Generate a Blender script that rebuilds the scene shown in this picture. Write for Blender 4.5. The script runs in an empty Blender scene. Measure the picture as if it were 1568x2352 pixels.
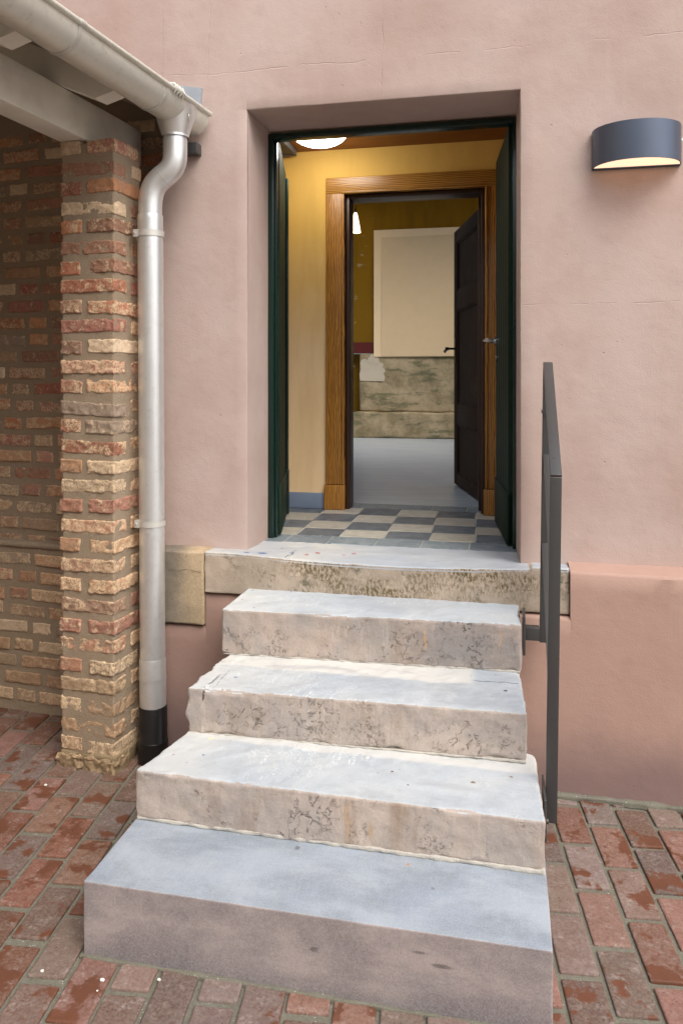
import bpy, math, random
import numpy as np
from mathutils import Vector, Matrix
R = math.radians
random.seed(7); rng = np.random.default_rng(11)
sc = bpy.context.scene
col = sc.collection

# ------------------------------------------------------------------ camera, sky, sun, exposure
cam_d = bpy.data.cameras.new('camera'); cam = bpy.data.objects.new('camera', cam_d); col.objects.link(cam)
cam.location = (0, -3.31, 1.65); cam.rotation_euler = (R(90), 0, R(12.026))
cam_d.sensor_fit = 'HORIZONTAL'; cam_d.sensor_width = 24; cam_d.lens = 24 * 1765 / 1568
cam_d.shift_y = -(1176 - 867) / 1568
cam_d.clip_start = .02; cam_d.clip_end = 3000
sc.camera = cam
SUN_EL, SUN_AZ = R(52), R(138)
w = bpy.data.worlds.new('World'); sc.world = w; w.use_nodes = True
wn = w.node_tree.nodes; wl = w.node_tree.links
sky = wn.new('ShaderNodeTexSky'); sky.sky_type = 'NISHITA'; sky.sun_disc = False
sky.sun_elevation = SUN_EL; sky.sun_rotation = SUN_AZ; sky.dust_density = 4; sky.ozone_density = 1
hs = wn.new('ShaderNodeHueSaturation'); hs.inputs['Saturation'].default_value = .62
bg = wn['Background']; bg.inputs['Strength'].default_value = .15
wl.new(sky.outputs[0], hs.inputs['Color']); wl.new(hs.outputs[0], bg.inputs['Color'])
sd = bpy.data.lights.new('sun', 'SUN'); sd.energy = .6; sd.angle = R(40); sd.color = (1, .95, .88)
sun = bpy.data.objects.new('sun', sd); col.objects.link(sun)
sdir = Vector((math.sin(SUN_AZ) * math.cos(SUN_EL), math.cos(SUN_AZ) * math.cos(SUN_EL), math.sin(SUN_EL)))
sun.rotation_euler = sdir.to_track_quat('Z', 'Y').to_euler(); sun.location = (2, -6, 8)
sc.view_settings.view_transform = 'Standard'; sc.view_settings.look = 'None'
sc.view_settings.gamma = 1; sc.view_settings.exposure = 1.0

# ------------------------------------------------------------------ numpy noise
def _h(i, j, k, s):
    n = (i * 374761393 + j * 668265263 + k * 2147483647 + s * 974634777) & 0xffffffff
    n = ((n ^ (n >> 13)) * 1274126177) & 0xffffffff
    n = ((n ^ (n >> 16)) * 2246822519) & 0xffffffff
    return ((n ^ (n >> 15)) & 0xffffff) / 0xffffff
def vn(P, f=1., s=0):
    P = np.asarray(P, float) * f + 100.5
    I = np.floor(P).astype(np.int64); F = P - I; F = F * F * (3 - 2 * F)
    r = 0
    for a in (0, 1):
        for b in (0, 1):
            for c in (0, 1):
                wgt = (F[:, 0] if a else 1 - F[:, 0]) * (F[:, 1] if b else 1 - F[:, 1]) * (F[:, 2] if c else 1 - F[:, 2])
                r = r + wgt * _h(I[:, 0] + a, I[:, 1] + b, I[:, 2] + c, s)
    return r * 2 - 1
def fbm(P, f=1., o=3, s=0):
    r = 0; a = 1; t = 0
    for k in range(o):
        r = r + a * vn(P, f * 2 ** k, s + k * 17); t += a; a *= .55
    return r / t

# ------------------------------------------------------------------ mesh helpers
class MB:
    def __init__(s): s.v = []; s.f = []; s.c = []; s.m = []; s.n = 0; s.any = False
    def add(s, v, f, c=None, m=0):
        v = np.asarray(v, float).reshape(-1, 3); o = s.n
        s.v.append(v); s.n += len(v)
        s.f += [tuple(int(q) + o for q in k) for k in f]; s.m += [m] * len(f)
        cc = np.ones((len(v), 4)); 
        if c is not None: cc[:, :len(c)] = c; s.any = True
        s.c.append(cc); return s
    def box(s, x0, x1, y0, y1, z0, z1, xf=None, c=None, m=0, b=0):
        if b:
            v, f = rbox(x0, x1, y0, y1, z0, z1, None, b); 
        else:
            v = np.array([(x, y, z) for z in (z0, z1) for y in (y0, y1) for x in (x0, x1)], float)
            f = [(0, 2, 3, 1), (4, 5, 7, 6), (0, 1, 5, 4), (2, 6, 7, 3), (0, 4, 6, 2), (1, 3, 7, 5)]
        if xf: v = xf(v)
        return s.add(v, f, c, m)
    def tube(s, pts, rad, n=24, cap=True, c=None, m=0, arc=None):
        pts = [Vector(p) for p in pts]; k = len(pts)
        rad = rad if hasattr(rad, '__len__') else [rad] * k
        t = [(pts[min(i + 1, k - 1)] - pts[max(i - 1, 0)]).normalized() for i in range(k)]
        u = t[0].orthogonal().normalized(); V = []; Fc = []
        for i in range(k):
            u = (u - t[i] * u.dot(t[i])).normalized(); w_ = t[i].cross(u)
            for j in range(n):
                a = 2 * math.pi * j / n; V.append(pts[i] + (u * math.cos(a) + w_ * math.sin(a)) * rad[i])
        for i in range(k - 1):
            for j in range(n):
                q = (j + 1) % n; Fc.append((i * n + j, i * n + q, (i + 1) * n + q, (i + 1) * n + j))
        if cap: Fc.append(tuple(range(n))[::-1]); Fc.append(tuple(range((k - 1) * n, k * n)))
        return s.add(np.array(V), Fc, c, m)
    def prism(s, poly, fn, d0, d1, c=None, m=0):
        n = len(poly); v = [fn(p, q, d0) for p, q in poly] + [fn(p, q, d1) for p, q in poly]
        f = [tuple(range(n))[::-1], tuple(range(n, 2 * n))] + [(i, (i + 1) % n, n + (i + 1) % n, n + i) for i in range(n)]
        return s.add(v, f, c, m)
def axis(a, b, h, e):
    L = b - a; n = max(1, int(round(L / h)))
    p = list(np.linspace(a, b, n + 1))
    for k in e: 
        if k < L * .45: p += [a + k, b - k]
    return np.unique(np.round(p, 5))
def rbox(x0, x1, y0, y1, z0, z1, h, r, chip=0, amp=0, fr=20, seed=0, cf=12, asym=None, skip=()):
    """box with eroded edges; h = cell (None: only the edge rings)"""
    h = h or 1e3
    e = [r * .3, r * 1.0] + ([r + chip * .5, r + chip] if chip else [])
    X, Y, Z = axis(x0, x1, h, e), axis(y0, y1, h, e), axis(z0, z1, h, e)
    V = []; Q = []; n = 0
    def grid(A, B, mk, flip):
        nonlocal n
        a, b = np.meshgrid(A, B, indexing='ij'); P = mk(a.ravel(), b.ravel()); V.append(P)
        na, nb = len(A), len(B); i, j = np.meshgrid(np.arange(na - 1), np.arange(nb - 1), indexing='ij')
        i = i.ravel(); j = j.ravel(); o = n
        q = np.stack([i * nb + j, (i + 1) * nb + j, (i + 1) * nb + j + 1, i * nb + j + 1], 1) + o
        if flip: q = q[:, ::-1]
        Q.append(q); n += len(P)
    st = lambda *a: np.stack(np.broadcast_arrays(*a), 1)
    if '-z' not in skip: grid(X, Y, lambda a, b: st(a, b, z0), True)
    grid(X, Y, lambda a, b: st(a, b, z1), False)
    grid(X, Z, lambda a, b: st(a, y0, b), False)
    if '+y' not in skip: grid(X, Z, lambda a, b: st(a, y1, b), True)
    grid(Y, Z, lambda a, b: st(x0, a, b), True); grid(Y, Z, lambda a, b: st(x1, a, b), False)
    V = np.concatenate(V); Q = np.concatenate(Q)
    key = np.round(V, 5); U, idx, inv = np.unique(key, axis=0, return_index=True, return_inverse=True)
    inv = np.asarray(inv).ravel(); V = V[idx]; Q = inv[Q]
    rr = np.full(len(V), float(r))
    if chip: 
        nz = fbm(V + seed * 3.1, cf, 3, seed); rr = r + chip * np.clip(nz * 1.9 + .05, 0, 1) ** 1.5
    lo = np.array([x0, y0, z0]); hi = np.array([x1, y1, z1]); half = (hi - lo) * .48
    rv = np.minimum(rr[:, None], half)
    cpt = np.clip(V, lo + rv, hi - rv); d = V - cpt; ln = np.linalg.norm(d / np.maximum(rv, 1e-6), axis=1)
    dd = d / np.maximum(ln, 1)[:, None]; P = cpt + dd
    if amp:
        nn = d / np.maximum(np.linalg.norm(d, axis=1), 1e-9)[:, None]
        P = P + nn * (fbm(V + seed * 1.7, fr, 3, seed + 5) * amp)[:, None]
    return P, Q
def wloc(o):
    l = Vector((0, 0, 0))
    while o: l += o.location; o = o.parent
    return l
def mk(name, mb, mats, parent=None, smooth=True, loc=None, auto=None):
    me = bpy.data.meshes.new(name); V = np.concatenate(mb.v)
    base = Vector(loc) if loc is not None else Vector((0, 0, 0))
    off = (wloc(parent) if parent else Vector((0, 0, 0))) + base
    me.from_pydata((V - np.array(off)).tolist(), [], mb.f)
    mats = mats if isinstance(mats, (list, tuple)) else [mats]
    for m in mats: me.materials.append(m)
    if len(mats) > 1: me.polygons.foreach_set('material_index', mb.m)
    if mb.any:
        at = me.color_attributes.new('Col', 'FLOAT_COLOR', 'POINT'); at.data.foreach_set('color', np.concatenate(mb.c).ravel())
    if smooth: me.polygons.foreach_set('use_smooth', [True] * len(me.polygons))
    me.update()
    if smooth and auto: me.set_sharp_from_angle(angle=R(auto))
    o = bpy.data.objects.new(name, me); col.objects.link(o); o.parent = parent; o.location = base
    return o
def thing(name, label, cat, loc=(0, 0, 0), group=None):
    o = bpy.data.objects.new(name, None); col.objects.link(o); o.location = loc; o.empty_display_size = .1
    o['label'] = label; o['category'] = cat
    if group: o['group'] = group
    return o
def tag(o, label=None, cat=None, group=None, kind=None):
    for k, v in (('label', label), ('category', cat), ('group', group), ('kind', kind)):
        if v: o[k] = v
    return o

# ------------------------------------------------------------------ shader helpers
def lin(r, g, b, k=1.):
    f = lambda c: ((c / 255 + .055) / 1.055) ** 2.4 if c > 10 else c / 255 / 12.92
    return (f(r) * k, f(g) * k, f(b) * k, 1)
class S:
    def __init__(s, name, rough=.8, metal=0, spec=.5):
        s.m = bpy.data.materials.new(name); s.m.use_nodes = True; s.t = s.m.node_tree; s.n = s.t.nodes; s.l = s.t.links
        s.b = s.n['Principled BSDF']; s.b.inputs['Roughness'].default_value = rough; s.b.inputs['Metallic'].default_value = metal
        s.b.inputs['Specular IOR Level'].default_value = spec
        s.g = s.n.new('ShaderNodeNewGeometry'); s.pos = s.g.outputs['Position']; s.nrm = None
    def put(s, sock, v):
        if isinstance(v, bpy.types.NodeSocket): s.l.new(v, sock)
        elif isinstance(v, (int, float)): 
            try: sock.default_value = v
            except TypeError: sock.default_value = (v, v, v)
        elif len(v) == 4 and len(sock.default_value) == 3: sock.default_value = v[:3]
        else: sock.default_value = v
    def mth(s, op, a, b=0., c=0., clamp=False):
        n = s.n.new('ShaderNodeMath'); n.operation = op; n.use_clamp = clamp
        for i, q in enumerate((a, b, c)): s.put(n.inputs[i], q)
        return n.outputs[0]
    def vec(s, op, a, b=(0, 0, 0)):
        n = s.n.new('ShaderNodeVectorMath'); n.operation = op; s.put(n.inputs[0], a); s.put(n.inputs[1], b); return n.outputs[0]
    def sc(s, k, off=(0, 0, 0)): return s.vec('ADD', s.vec('MULTIPLY', s.pos, k), off)
    def xyz(s):
        n = s.n.new('ShaderNodeSeparateXYZ'); s.l.new(s.pos, n.inputs[0]); return n.outputs
    def noise(s, f, d=3, r=.55, vec=None, dist=0):
        n = s.n.new('ShaderNodeTexNoise'); n.inputs['Scale'].default_value = f; n.inputs['Detail'].default_value = d
        n.inputs['Roughness'].default_value = r; n.inputs['Distortion'].default_value = dist
        s.l.new(vec if vec is not None else s.pos, n.inputs['Vector']); return n.outputs['Fac']
    def vor(s, f, feat='F1', vec=None):
        n = s.n.new('ShaderNodeTexVoronoi'); n.feature = feat; n.inputs['Scale'].default_value = f
        s.l.new(vec if vec is not None else s.pos, n.inputs['Vector']); return n.outputs['Distance']
    def st(s, f, a, b, lo=0., hi=1.):
        n = s.n.new('ShaderNodeMapRange'); n.interpolation_type = 'SMOOTHSTEP'
        for i, q in enumerate((f, a, b, lo, hi)): s.put(n.inputs[i], q)
        return n.outputs[0]
    def ramp(s, f, pts):
        n = s.n.new('ShaderNodeValToRGB'); e = n.color_ramp.elements
        while len(e) < len(pts): e.new(.5)
        for i, (p, c) in enumerate(pts): e[i].position = p; e[i].color = c
        s.l.new(f, n.inputs[0]); return n.outputs[0]
    def mix(s, f, a, b, mode='MIX'):
        n = s.n.new('ShaderNodeMix'); n.data_type = 'RGBA'; n.blend_type = mode
        s.put(n.inputs[0], f); s.put(n.inputs[6], a); s.put(n.inputs[7], b); return n.outputs[2]
    def attr(s):
        n = s.n.new('ShaderNodeAttribute'); n.attribute_name = 'Col'; return n.outputs['Color'], n.outputs['Alpha']
    def bump(s, h, st=.5, d=.01):
        n = s.n.new('ShaderNodeBump'); n.inputs['Strength'].default_value = st; n.inputs['Distance'].default_value = d
        s.put(n.inputs['Height'], h)
        if s.nrm is not None: s.l.new(s.nrm, n.inputs['Normal'])
        s.nrm = n.outputs[0]; return s
    def spot(s, x, y, r, z=None, nz=None):
        """soft-edged spot on a floor (x,y)"""
        X = s.xyz(); dx = s.mth('SUBTRACT', X[0], x); dy = s.mth('SUBTRACT', X[1], y)
        d = s.mth('SQRT', s.mth('ADD', s.mth('MULTIPLY', dx, dx), s.mth('MULTIPLY', dy, dy)))
        if nz is not None: d = s.mth('ADD', d, s.mth('MULTIPLY', s.mth('SUBTRACT', nz, .5), r * 2.2))
        m = s.st(d, r, r * .7)
        return m
    def line(s, ax, v, wd, lo, hi, nz=None, ax2=None, wob=.02):
        """thin line where coordinate ax == v, between lo..hi of coordinate ax2"""
        X = s.xyz(); c = X[ax]
        if nz is not None: c = s.mth('ADD', c, s.mth('MULTIPLY', s.mth('SUBTRACT', nz, .5), wob))
        m = s.st(s.mth('ABSOLUTE', s.mth('SUBTRACT', c, v)), wd, wd * .3)
        if ax2 is not None:
            m = s.mth('MULTIPLY', m, s.mth('MULTIPLY', s.st(X[ax2], lo, lo + .03), s.st(X[ax2], hi, hi - .03)))
        return m
    def done(s, c=None, rough=None, em=None, es=0):
        if c is not None: s.put(s.b.inputs['Base Color'], c)
        if rough is not None: s.put(s.b.inputs['Roughness'], rough)
        if em is not None: s.put(s.b.inputs['Emission Color'], em); s.b.inputs['Emission Strength'].default_value = es
        if s.nrm is not None: s.l.new(s.nrm, s.b.inputs['Normal'])
        return s.m
M = {}
# pink render
def plaster(name, c0, c1, damp=0):
    s = S(name, .88, spec=.25); X = s.xyz()
    big = s.noise(1.3, 4, .6); med = s.noise(7, 4, .6); fine = s.noise(160, 3, .6); 
    c = s.mix(s.st(big, .3, .7), c0, c1)
    c = s.mix(s.st(med, .5, .75, 0, .25), c, (c0[0] * .86, c0[1] * .84, c0[2] * .84, 1))
    vert = s.noise(1, 4, .6, s.sc((14, 14, 1.2)))
    c = s.mix(s.st(vert, .55, .8, 0, .18), c, (c1[0] * 1.06, c1[1] * 1.08, c1[2] * 1.12, 1))
    wob = s.noise(5, 4, .6)
    cr = s.line(2, 3.04, .0035, -1.75, .75, wob, 0, .06)
    cr = s.mth('MAXIMUM', cr, s.line(2, 1.955, .0025, .06, .9, wob, 0, .03))
    cr = s.mth('MAXIMUM', cr, s.mth('MULTIPLY', s.line(0, -.53, .005, 2.86, 3.5, wob, 2, .10), .8))
    cr = s.mth('MAXIMUM', cr, s.line(0, -1.33, .0025, 3.0, 3.6, wob, 2, .08))
    cr = s.mth('MULTIPLY', cr, s.st(s.noise(9, 2), .4, .55))
    c = s.mix(s.mth('MULTIPLY', cr, .10), c, (c0[0] * .5, c0[1] * .5, c0[2] * .5, 1))
    sp = s.vor(16, 'F1', s.sc((1, 1, 1), (3, 7, 1))); pit = s.mth('MULTIPLY', s.st(sp, .075, .03), s.st(s.noise(3.3, 2), .5, .6))
    c = s.mix(s.mth('MULTIPLY', pit, .45), c, (c0[0] * .4, c0[1] * .4, c0[2] * .42, 1))
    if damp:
        left_shade = s.mth('MULTIPLY', s.st(s.mth('ADD', X[0], s.mth('MULTIPLY', s.noise(4, 4), .3)), -.9, -1.15), .35)  # left end darkened in the colour for shade by pillar and steps
        c = s.mix(left_shade, c, lin(110, 90, 88))
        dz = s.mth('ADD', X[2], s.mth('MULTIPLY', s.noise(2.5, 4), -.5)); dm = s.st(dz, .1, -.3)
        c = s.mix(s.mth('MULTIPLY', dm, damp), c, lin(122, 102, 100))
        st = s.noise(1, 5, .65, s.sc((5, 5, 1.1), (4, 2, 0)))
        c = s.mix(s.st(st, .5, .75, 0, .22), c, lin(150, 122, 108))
    s.bump(s.noise(2.2, 3), .5, .02).bump(med, .35, .006).bump(s.noise(38, 3, .6), .30, .003).bump(fine, .5, .0016)
    s.bump(s.mth('MULTIPLY', s.mth('ADD', s.mth('MULTIPLY', cr, .5), pit), -1.), .5, .004)
    return s.done(c)
M['pink'] = plaster('pink_plaster', lin(176, 153, 143), lin(189, 171, 163))
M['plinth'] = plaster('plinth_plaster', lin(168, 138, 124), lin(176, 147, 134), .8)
# limestone
def stone(name, base, alt, dark, rough=.7, vein=.5, crack=.5, lich=0, extra=None, wear=None, bf=1, pits=.5):
    s = S(name, rough, spec=.4)
    big = s.noise(3.2, 5, .62, dist=.4); med = s.noise(17, 5, .65); fine = s.noise(150, 3, .7)
    c = s.mix(s.st(big, .32, .68), base, alt)
    c = s.mix(s.st(med, .48, .78, 0, .5), c, (base[0] * .72, base[1] * .71, base[2] * .70, 1))
    c = s.mix(s.st(fine, .35, .8, 0, .22), c, (1, 1, 1, 1), 'SOFT_LIGHT')
    if vein:
        v = s.vor(3.6, 'DISTANCE_TO_EDGE', s.vec('ADD', s.vec('MULTIPLY', s.pos, (2.2, .8, .8)), s.vec('MULTIPLY', s.noise(4, 4), (.9, .9, .9))))
        vm = s.mth('MULTIPLY', s.st(v, .018, .0), s.st(s.noise(2.3, 3), .5, .66))
        c = s.mix(s.mth('MULTIPLY', vm, vein), c, (min(1, base[0] * 1.5), min(1, base[1] * 1.5), min(1, base[2] * 1.5), 1))
    if lich:
        lm = s.mth('MULTIPLY', s.st(s.noise(2.6, 4, .6, s.sc((1, 1, 2.2))), .40, .62), s.st(s.noise(60, 4, .75, s.sc((1.6, 1.6, .7))), .42, .6))
        lm = s.mth('MULTIPLY', lm, s.st(s.xyz()[0], -1.1, -.8, .25, 1.))
        c = s.mix(s.mth('MULTIPLY', lm, lich), c, lin(98, 84, 48))
        lm2 = s.mth('MULTIPLY', s.st(s.noise(3.6, 3, .6, s.sc((1, 1, 1), (5, 5, 5))), .52, .66), s.st(s.noise(45, 4, .75), .45, .62))
        c = s.mix(s.mth('MULTIPLY', lm2, lich * .85), c, lin(70, 76, 58))
    cm = 0.
    if crack:
        cv = s.vor(27, 'DISTANCE_TO_EDGE', s.vec('ADD', s.vec('MULTIPLY', s.pos, (1, 1, 1)), s.vec('MULTIPLY', s.noise(22, 4, .7), (.10, .12, .14))))
        cm = s.mth('MULTIPLY', s.st(cv, .07, .0), s.mth('MULTIPLY', s.st(s.noise(3.9, 4, .7, s.sc((1, 1, 1), (1, 9, 3))), .5, .64), s.st(s.noise(40, 3), .44, .56)))
        c = s.mix(s.mth('MULTIPLY', cm, crack), c, dark)
    if pits:
        pv = s.mth('MULTIPLY', s.st(s.vor(48), .16, .06), s.st(s.noise(5, 3, .6, s.sc((1, 1, 1), (8, 1, 2))), .52, .64))
        c = s.mix(s.mth('MULTIPLY', pv, pits), c, dark)
    if extra: c = extra(s, c)
    s.bump(big, .3, .01 * bf).bump(med, .5, .004 * bf).bump(fine, .45, .0014 * bf)
    if crack: s.bump(s.mth('MULTIPLY', cm, -1.), .8, .006)
    return s.done(c)
def tread_extra(s, c):
    nz = s.noise(70, 3, .6)
    for x, y, r, k in ((-1.00, -.86, .007, (60, 90, 150)), (-1.10, -.88, .006, (120, 50, 60)), (-.985, -.585, .008, (40, 90, 160)), (-1.03, -.60, .006, (110, 120, 130)), (.0, -.50, .010, (70, 80, 95)),
                       (-1.07, -.13, .008, (40, 90, 160)), (-1.08, -.24, .005, (130, 50, 60)), (-1.0, -.33, .006, (50, 80, 150)), (-.90, -.125, .006, (60, 90, 150)), (-1.14, -.17, .005, (90, 40, 50)),
                       (-.36, -.83, .006, (120, 60, 70)), (-.1, -.84, .008, (120, 105, 80)), (.02, -.78, .008, (120, 100, 80)), (-1.02, -.74, .012, (235, 205, 150)), (-.30, -.9, .004, (60, 60, 70))):
        c = s.mix(s.mth('MULTIPLY', s.spot(x, y, r, nz=nz), .9), c, lin(*k))
    wob = s.noise(30, 3)
    X = s.xyz()
    lev = s.mth('MULTIPLY', s.st(X[2], .50, .51), s.st(X[2], .60, .59))
    l1 = s.line(0, -1.03, .004, -.72, -.50, wob, 1, .012); l2 = s.line(1, -.49, .003, -1.13, -1.03, wob, 0, .012)
    l3 = s.line(1, -.43, .004, -.13, .07, wob, 0, .012); l4 = s.line(0, -.125, .003, -.43, -.37, wob, 1, .012)
    L = s.mth('MULTIPLY', s.mth('MAXIMUM', s.mth('MAXIMUM', l1, l2), s.mth('MAXIMUM', l3, l4)), s.mth('MULTIPLY', lev, s.st(s.noise(45, 3), .4, .5)))
    c = s.mix(s.mth('MULTIPLY', L, .8), c, lin(70, 85, 105))
    # thin pale scratches
    sv = s.noise(1, 3, .6, s.vec('ADD', s.vec('MULTIPLY', s.pos, (30, 3, 3)), s.vec('MULTIPLY', s.noise(3, 2), (9, 9, 9))))
    c = s.mix(s.mth('MULTIPLY', s.mth('MULTIPLY', s.st(s.mth('ABSOLUTE', s.mth('SUBTRACT', sv, .5)), .012, .0), s.st(s.noise(2.1, 2), .52, .64)), .6), c, (.85, .85, .82, 1))
    dn = s.mth('MULTIPLY', s.mth('SUBTRACT', s.noise(5, 4), .5), .05); Yn = s.mth('ADD', X[1], dn)
    b3 = s.mth('MULTIPLY', s.mth('MULTIPLY', s.st(Yn, -.49, -.46), lev), s.st(X[0], -.10, -.14))
    b2 = s.mth('MULTIPLY', s.mth('MULTIPLY', s.st(Yn, -.76, -.735), s.mth('MULTIPLY', s.st(X[2], .30, .32), s.st(X[2], .42, .41))), .8)
    e2 = s.st(s.mth('ADD', X[0], s.mth('MULTIPLY', dn, 3)), -.85, -1.1, 0, .55)
    c = s.mix(s.mth('MULTIPLY', s.mth('MAXIMUM', s.mth('MAXIMUM', b3, b2), e2), .75), c, lin(214, 212, 204))
    sm = s.noise(1, 5, .7, s.sc((2, 5, 2), (1, 4, 0)), .8)
    c = s.mix(s.st(sm, .5, .68, 0, .45), c, lin(150, 154, 160))
    c = s.mix(s.mth('MULTIPLY', s.mth('MULTIPLY', s.st(s.vor(34), .14, .07), s.st(s.noise(7, 3), .5, .6)), .55), c, lin(120, 118, 116))
    return c
M['tread'] = stone('worn_limestone_tread_sky_tint', lin(184, 190, 192), lin(166, 175, 183), lin(120, 122, 124), .62, .5, 0, 0, tread_extra, pits=.3)  # blue of the sky put into the worn tread colour
def riser_extra(s, c):
    v = s.noise(1, 5, .68, s.sc((7, 7, 1.6), (3, 0, 0)), .3)
    c = s.mix(s.st(v, .48, .72, 0, .55), c, lin(142, 118, 96))
    c = s.mix(s.st(s.noise(1, 4, .7, s.sc((40, 40, 5))), .52, .8, 0, .4), c, lin(214, 196, 176))
    c = s.mix(s.st(s.noise(1, 5, .7, s.sc((2.2, 2.2, 5), (0, 3, 9))), .5, .68, 0, .5), c, lin(134, 128, 126))
    g = s.mth('MULTIPLY', s.st(s.noise(5, 4, .7), .54, .64), s.st(s.noise(90, 3, .8), .48, .6))
    c = s.mix(s.mth('MULTIPLY', g, .6), c, lin(74, 62, 46))
    X = s.xyz(); nz = s.noise(18, 4)
    for x, z0, z1 in ((-.47, .22, .36), (-.40, .23, .31), (-.02, .60, .70), (-.30, .58, .69)):
        c = s.mix(s.mth('MULTIPLY', s.line(0, x, .006, z0, z1, nz, 2, .05), .55), c, lin(196, 158, 110))
    return c
M['riser'] = stone('weathered_limestone_riser_bounce_tint', lin(186, 172, 160), lin(162, 154, 148), lin(64, 54, 46), .85, .3, .35, .12, riser_extra, bf=1.8)  # dirt plus warm bounce light put into the riser colour
M['riser_rough'] = stone('pitted_limestone_riser_bounce_tint', lin(184, 168, 156, .95), lin(150, 146, 142), lin(48, 46, 40), .85, .3, .8, .12, riser_extra, bf=2, pits=.9)  # same dirt and bounce tint on the pitted riser
M['sillface'] = stone('mossy_limestone_face', lin(184, 168, 150), lin(162, 150, 134), lin(70, 62, 46), .9, .3, .3, 1., bf=1.6)
def block_extra(s, c):
    X = s.xyz(); m = s.st(s.mth('ADD', X[0], s.mth('MULTIPLY', s.noise(7, 4), .12)), -1.26, -1.42)
    c = s.mix(s.st(s.noise(11, 5, .7), .45, .65, 0, .55), c, lin(132, 112, 84)); c = s.mix(s.st(s.noise(120, 3, .8), .4, .7, 0, .35), c, lin(214, 196, 164))
    ck = s.line(2, .79, .003, -1.49, -1.30, s.noise(9, 4), 0, .05); c = s.mix(s.mth('MULTIPLY', ck, .6), c, lin(80, 66, 50))
    return s.mix(s.mth('MULTIPLY', m, .75), c, lin(96, 94, 90))
M['block'] = stone('sandstone_block', lin(186, 164, 134), lin(160, 142, 114), lin(70, 66, 58), .9, 0, .35, .35, block_extra, bf=1.4)
def sill_extra(s, c):
    nz = s.noise(60, 3, .6)
    for x, y, r, k in ((-1.05, -.06, .022, (40, 85, 140)), (-1.12, -.075, .014, (40, 85, 140)), (-.93, .0, .012, (50, 90, 140)), (-.82, .03, .016, (170, 60, 60)), (-.86, -.02, .012, (170, 70, 60)), (-.66, .05, .014, (180, 60, 60)), (-.70, .02, .009, (190, 80, 70)), (-1.0, .08, .008, (150, 50, 50))):
        c = s.mix(s.mth('MULTIPLY', s.spot(x, y, r, nz=nz), .85), c, lin(*k))
    ck = s.line(0, -.93, .003, -.12, .08, s.noise(14, 4), 1, .07)
    c = s.mix(s.mth('MULTIPLY', ck, .8), c, lin(60, 55, 50))
    bl = s.mth('MULTIPLY', s.st(s.xyz()[0], -1.0, -.4), .6)
    return s.mix(bl, c, s.mix(s.noise(9, 4), lin(132, 144, 160), lin(180, 188, 196)))
M['silltop'] = stone('worn_blue_sill', lin(196, 196, 190), lin(172, 177, 182), lin(90, 92, 96), .5, .7, 0, 0, sill_extra, pits=.25)
def blue(name, top):
    s = S(name, .5 if top else .75, spec=.45)
    cl = s.noise(1, 6, .66, s.sc((3.2, 6, 6), (2, 0, 0)), .25); f = s.noise(1, 4, .75, s.sc((120, 16, 16)))
    if top: c = s.mix(s.st(cl, .33, .66), lin(128, 140, 152, .9), lin(164, 175, 186, .9))
    else: c = s.mix(s.st(cl, .38, .62), lin(128, 118, 118), lin(160, 148, 144))
    c = s.mix(s.st(s.noise(7, 4, .7), .45, .7, 0, .45), c, lin(138, 152, 170) if top else lin(122, 114, 115))
    c = s.mix(s.st(f, .4, .8, 0, .08 if top else .05), c, (.7, .73, .76, 1))
    nz = s.noise(80, 3)
    if top:
        for x, y, r, k in ((-.62, -1.04, .009, (70, 72, 74)), (-.28, -1.05, .007, (180, 120, 60)), (-.20, -1.14, .006, (90, 90, 100))):
            c = s.mix(s.mth('MULTIPLY', s.spot(x, y, r, nz=nz), .8), c, lin(*k))
    else:
        X = s.xyz()
        for x, z, rx, rz in ((-.22, .155, .018, .004), (-.16, .128, .03, .006), (-.5, .12, .012, .008)):
            dx = s.mth('DIVIDE', s.mth('SUBTRACT', X[0], x), rx); dz = s.mth('DIVIDE', s.mth('SUBTRACT', X[2], z), rz)
            d = s.mth('ADD', s.mth('MULTIPLY', dx, dx), s.mth('MULTIPLY', dz, dz))
            c = s.mix(s.st(d, 1.4, .2, 0, .7), c, lin(60, 52, 50))
        for x, z in ((-1.08, .17), (-1.0, .165)):
            c = s.mix(s.mth('MULTIPLY', s.line(0, x, .0012, z - .03, z + .02, None, 2), .6), c, lin(215, 205, 195))
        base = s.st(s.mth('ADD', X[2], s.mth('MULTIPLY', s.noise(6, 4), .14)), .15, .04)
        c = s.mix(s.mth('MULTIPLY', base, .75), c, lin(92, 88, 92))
    c = s.mix(s.mth('MULTIPLY', s.st(s.vor(42), .10, .04), .5), c, lin(84, 84, 86)); c = s.mix(s.st(s.noise(210, 3, .8), .3, .75, 0, .25), c, (.66, .66, .66, 1))
    s.bump(f, .12, .001).bump(s.noise(60, 4, .7), .25, .0015)
    return s.done(c)
M['bluetop'] = blue('honed_bluestone_top', True); M['blueface'] = blue('sawn_bluestone_face', False)
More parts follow.
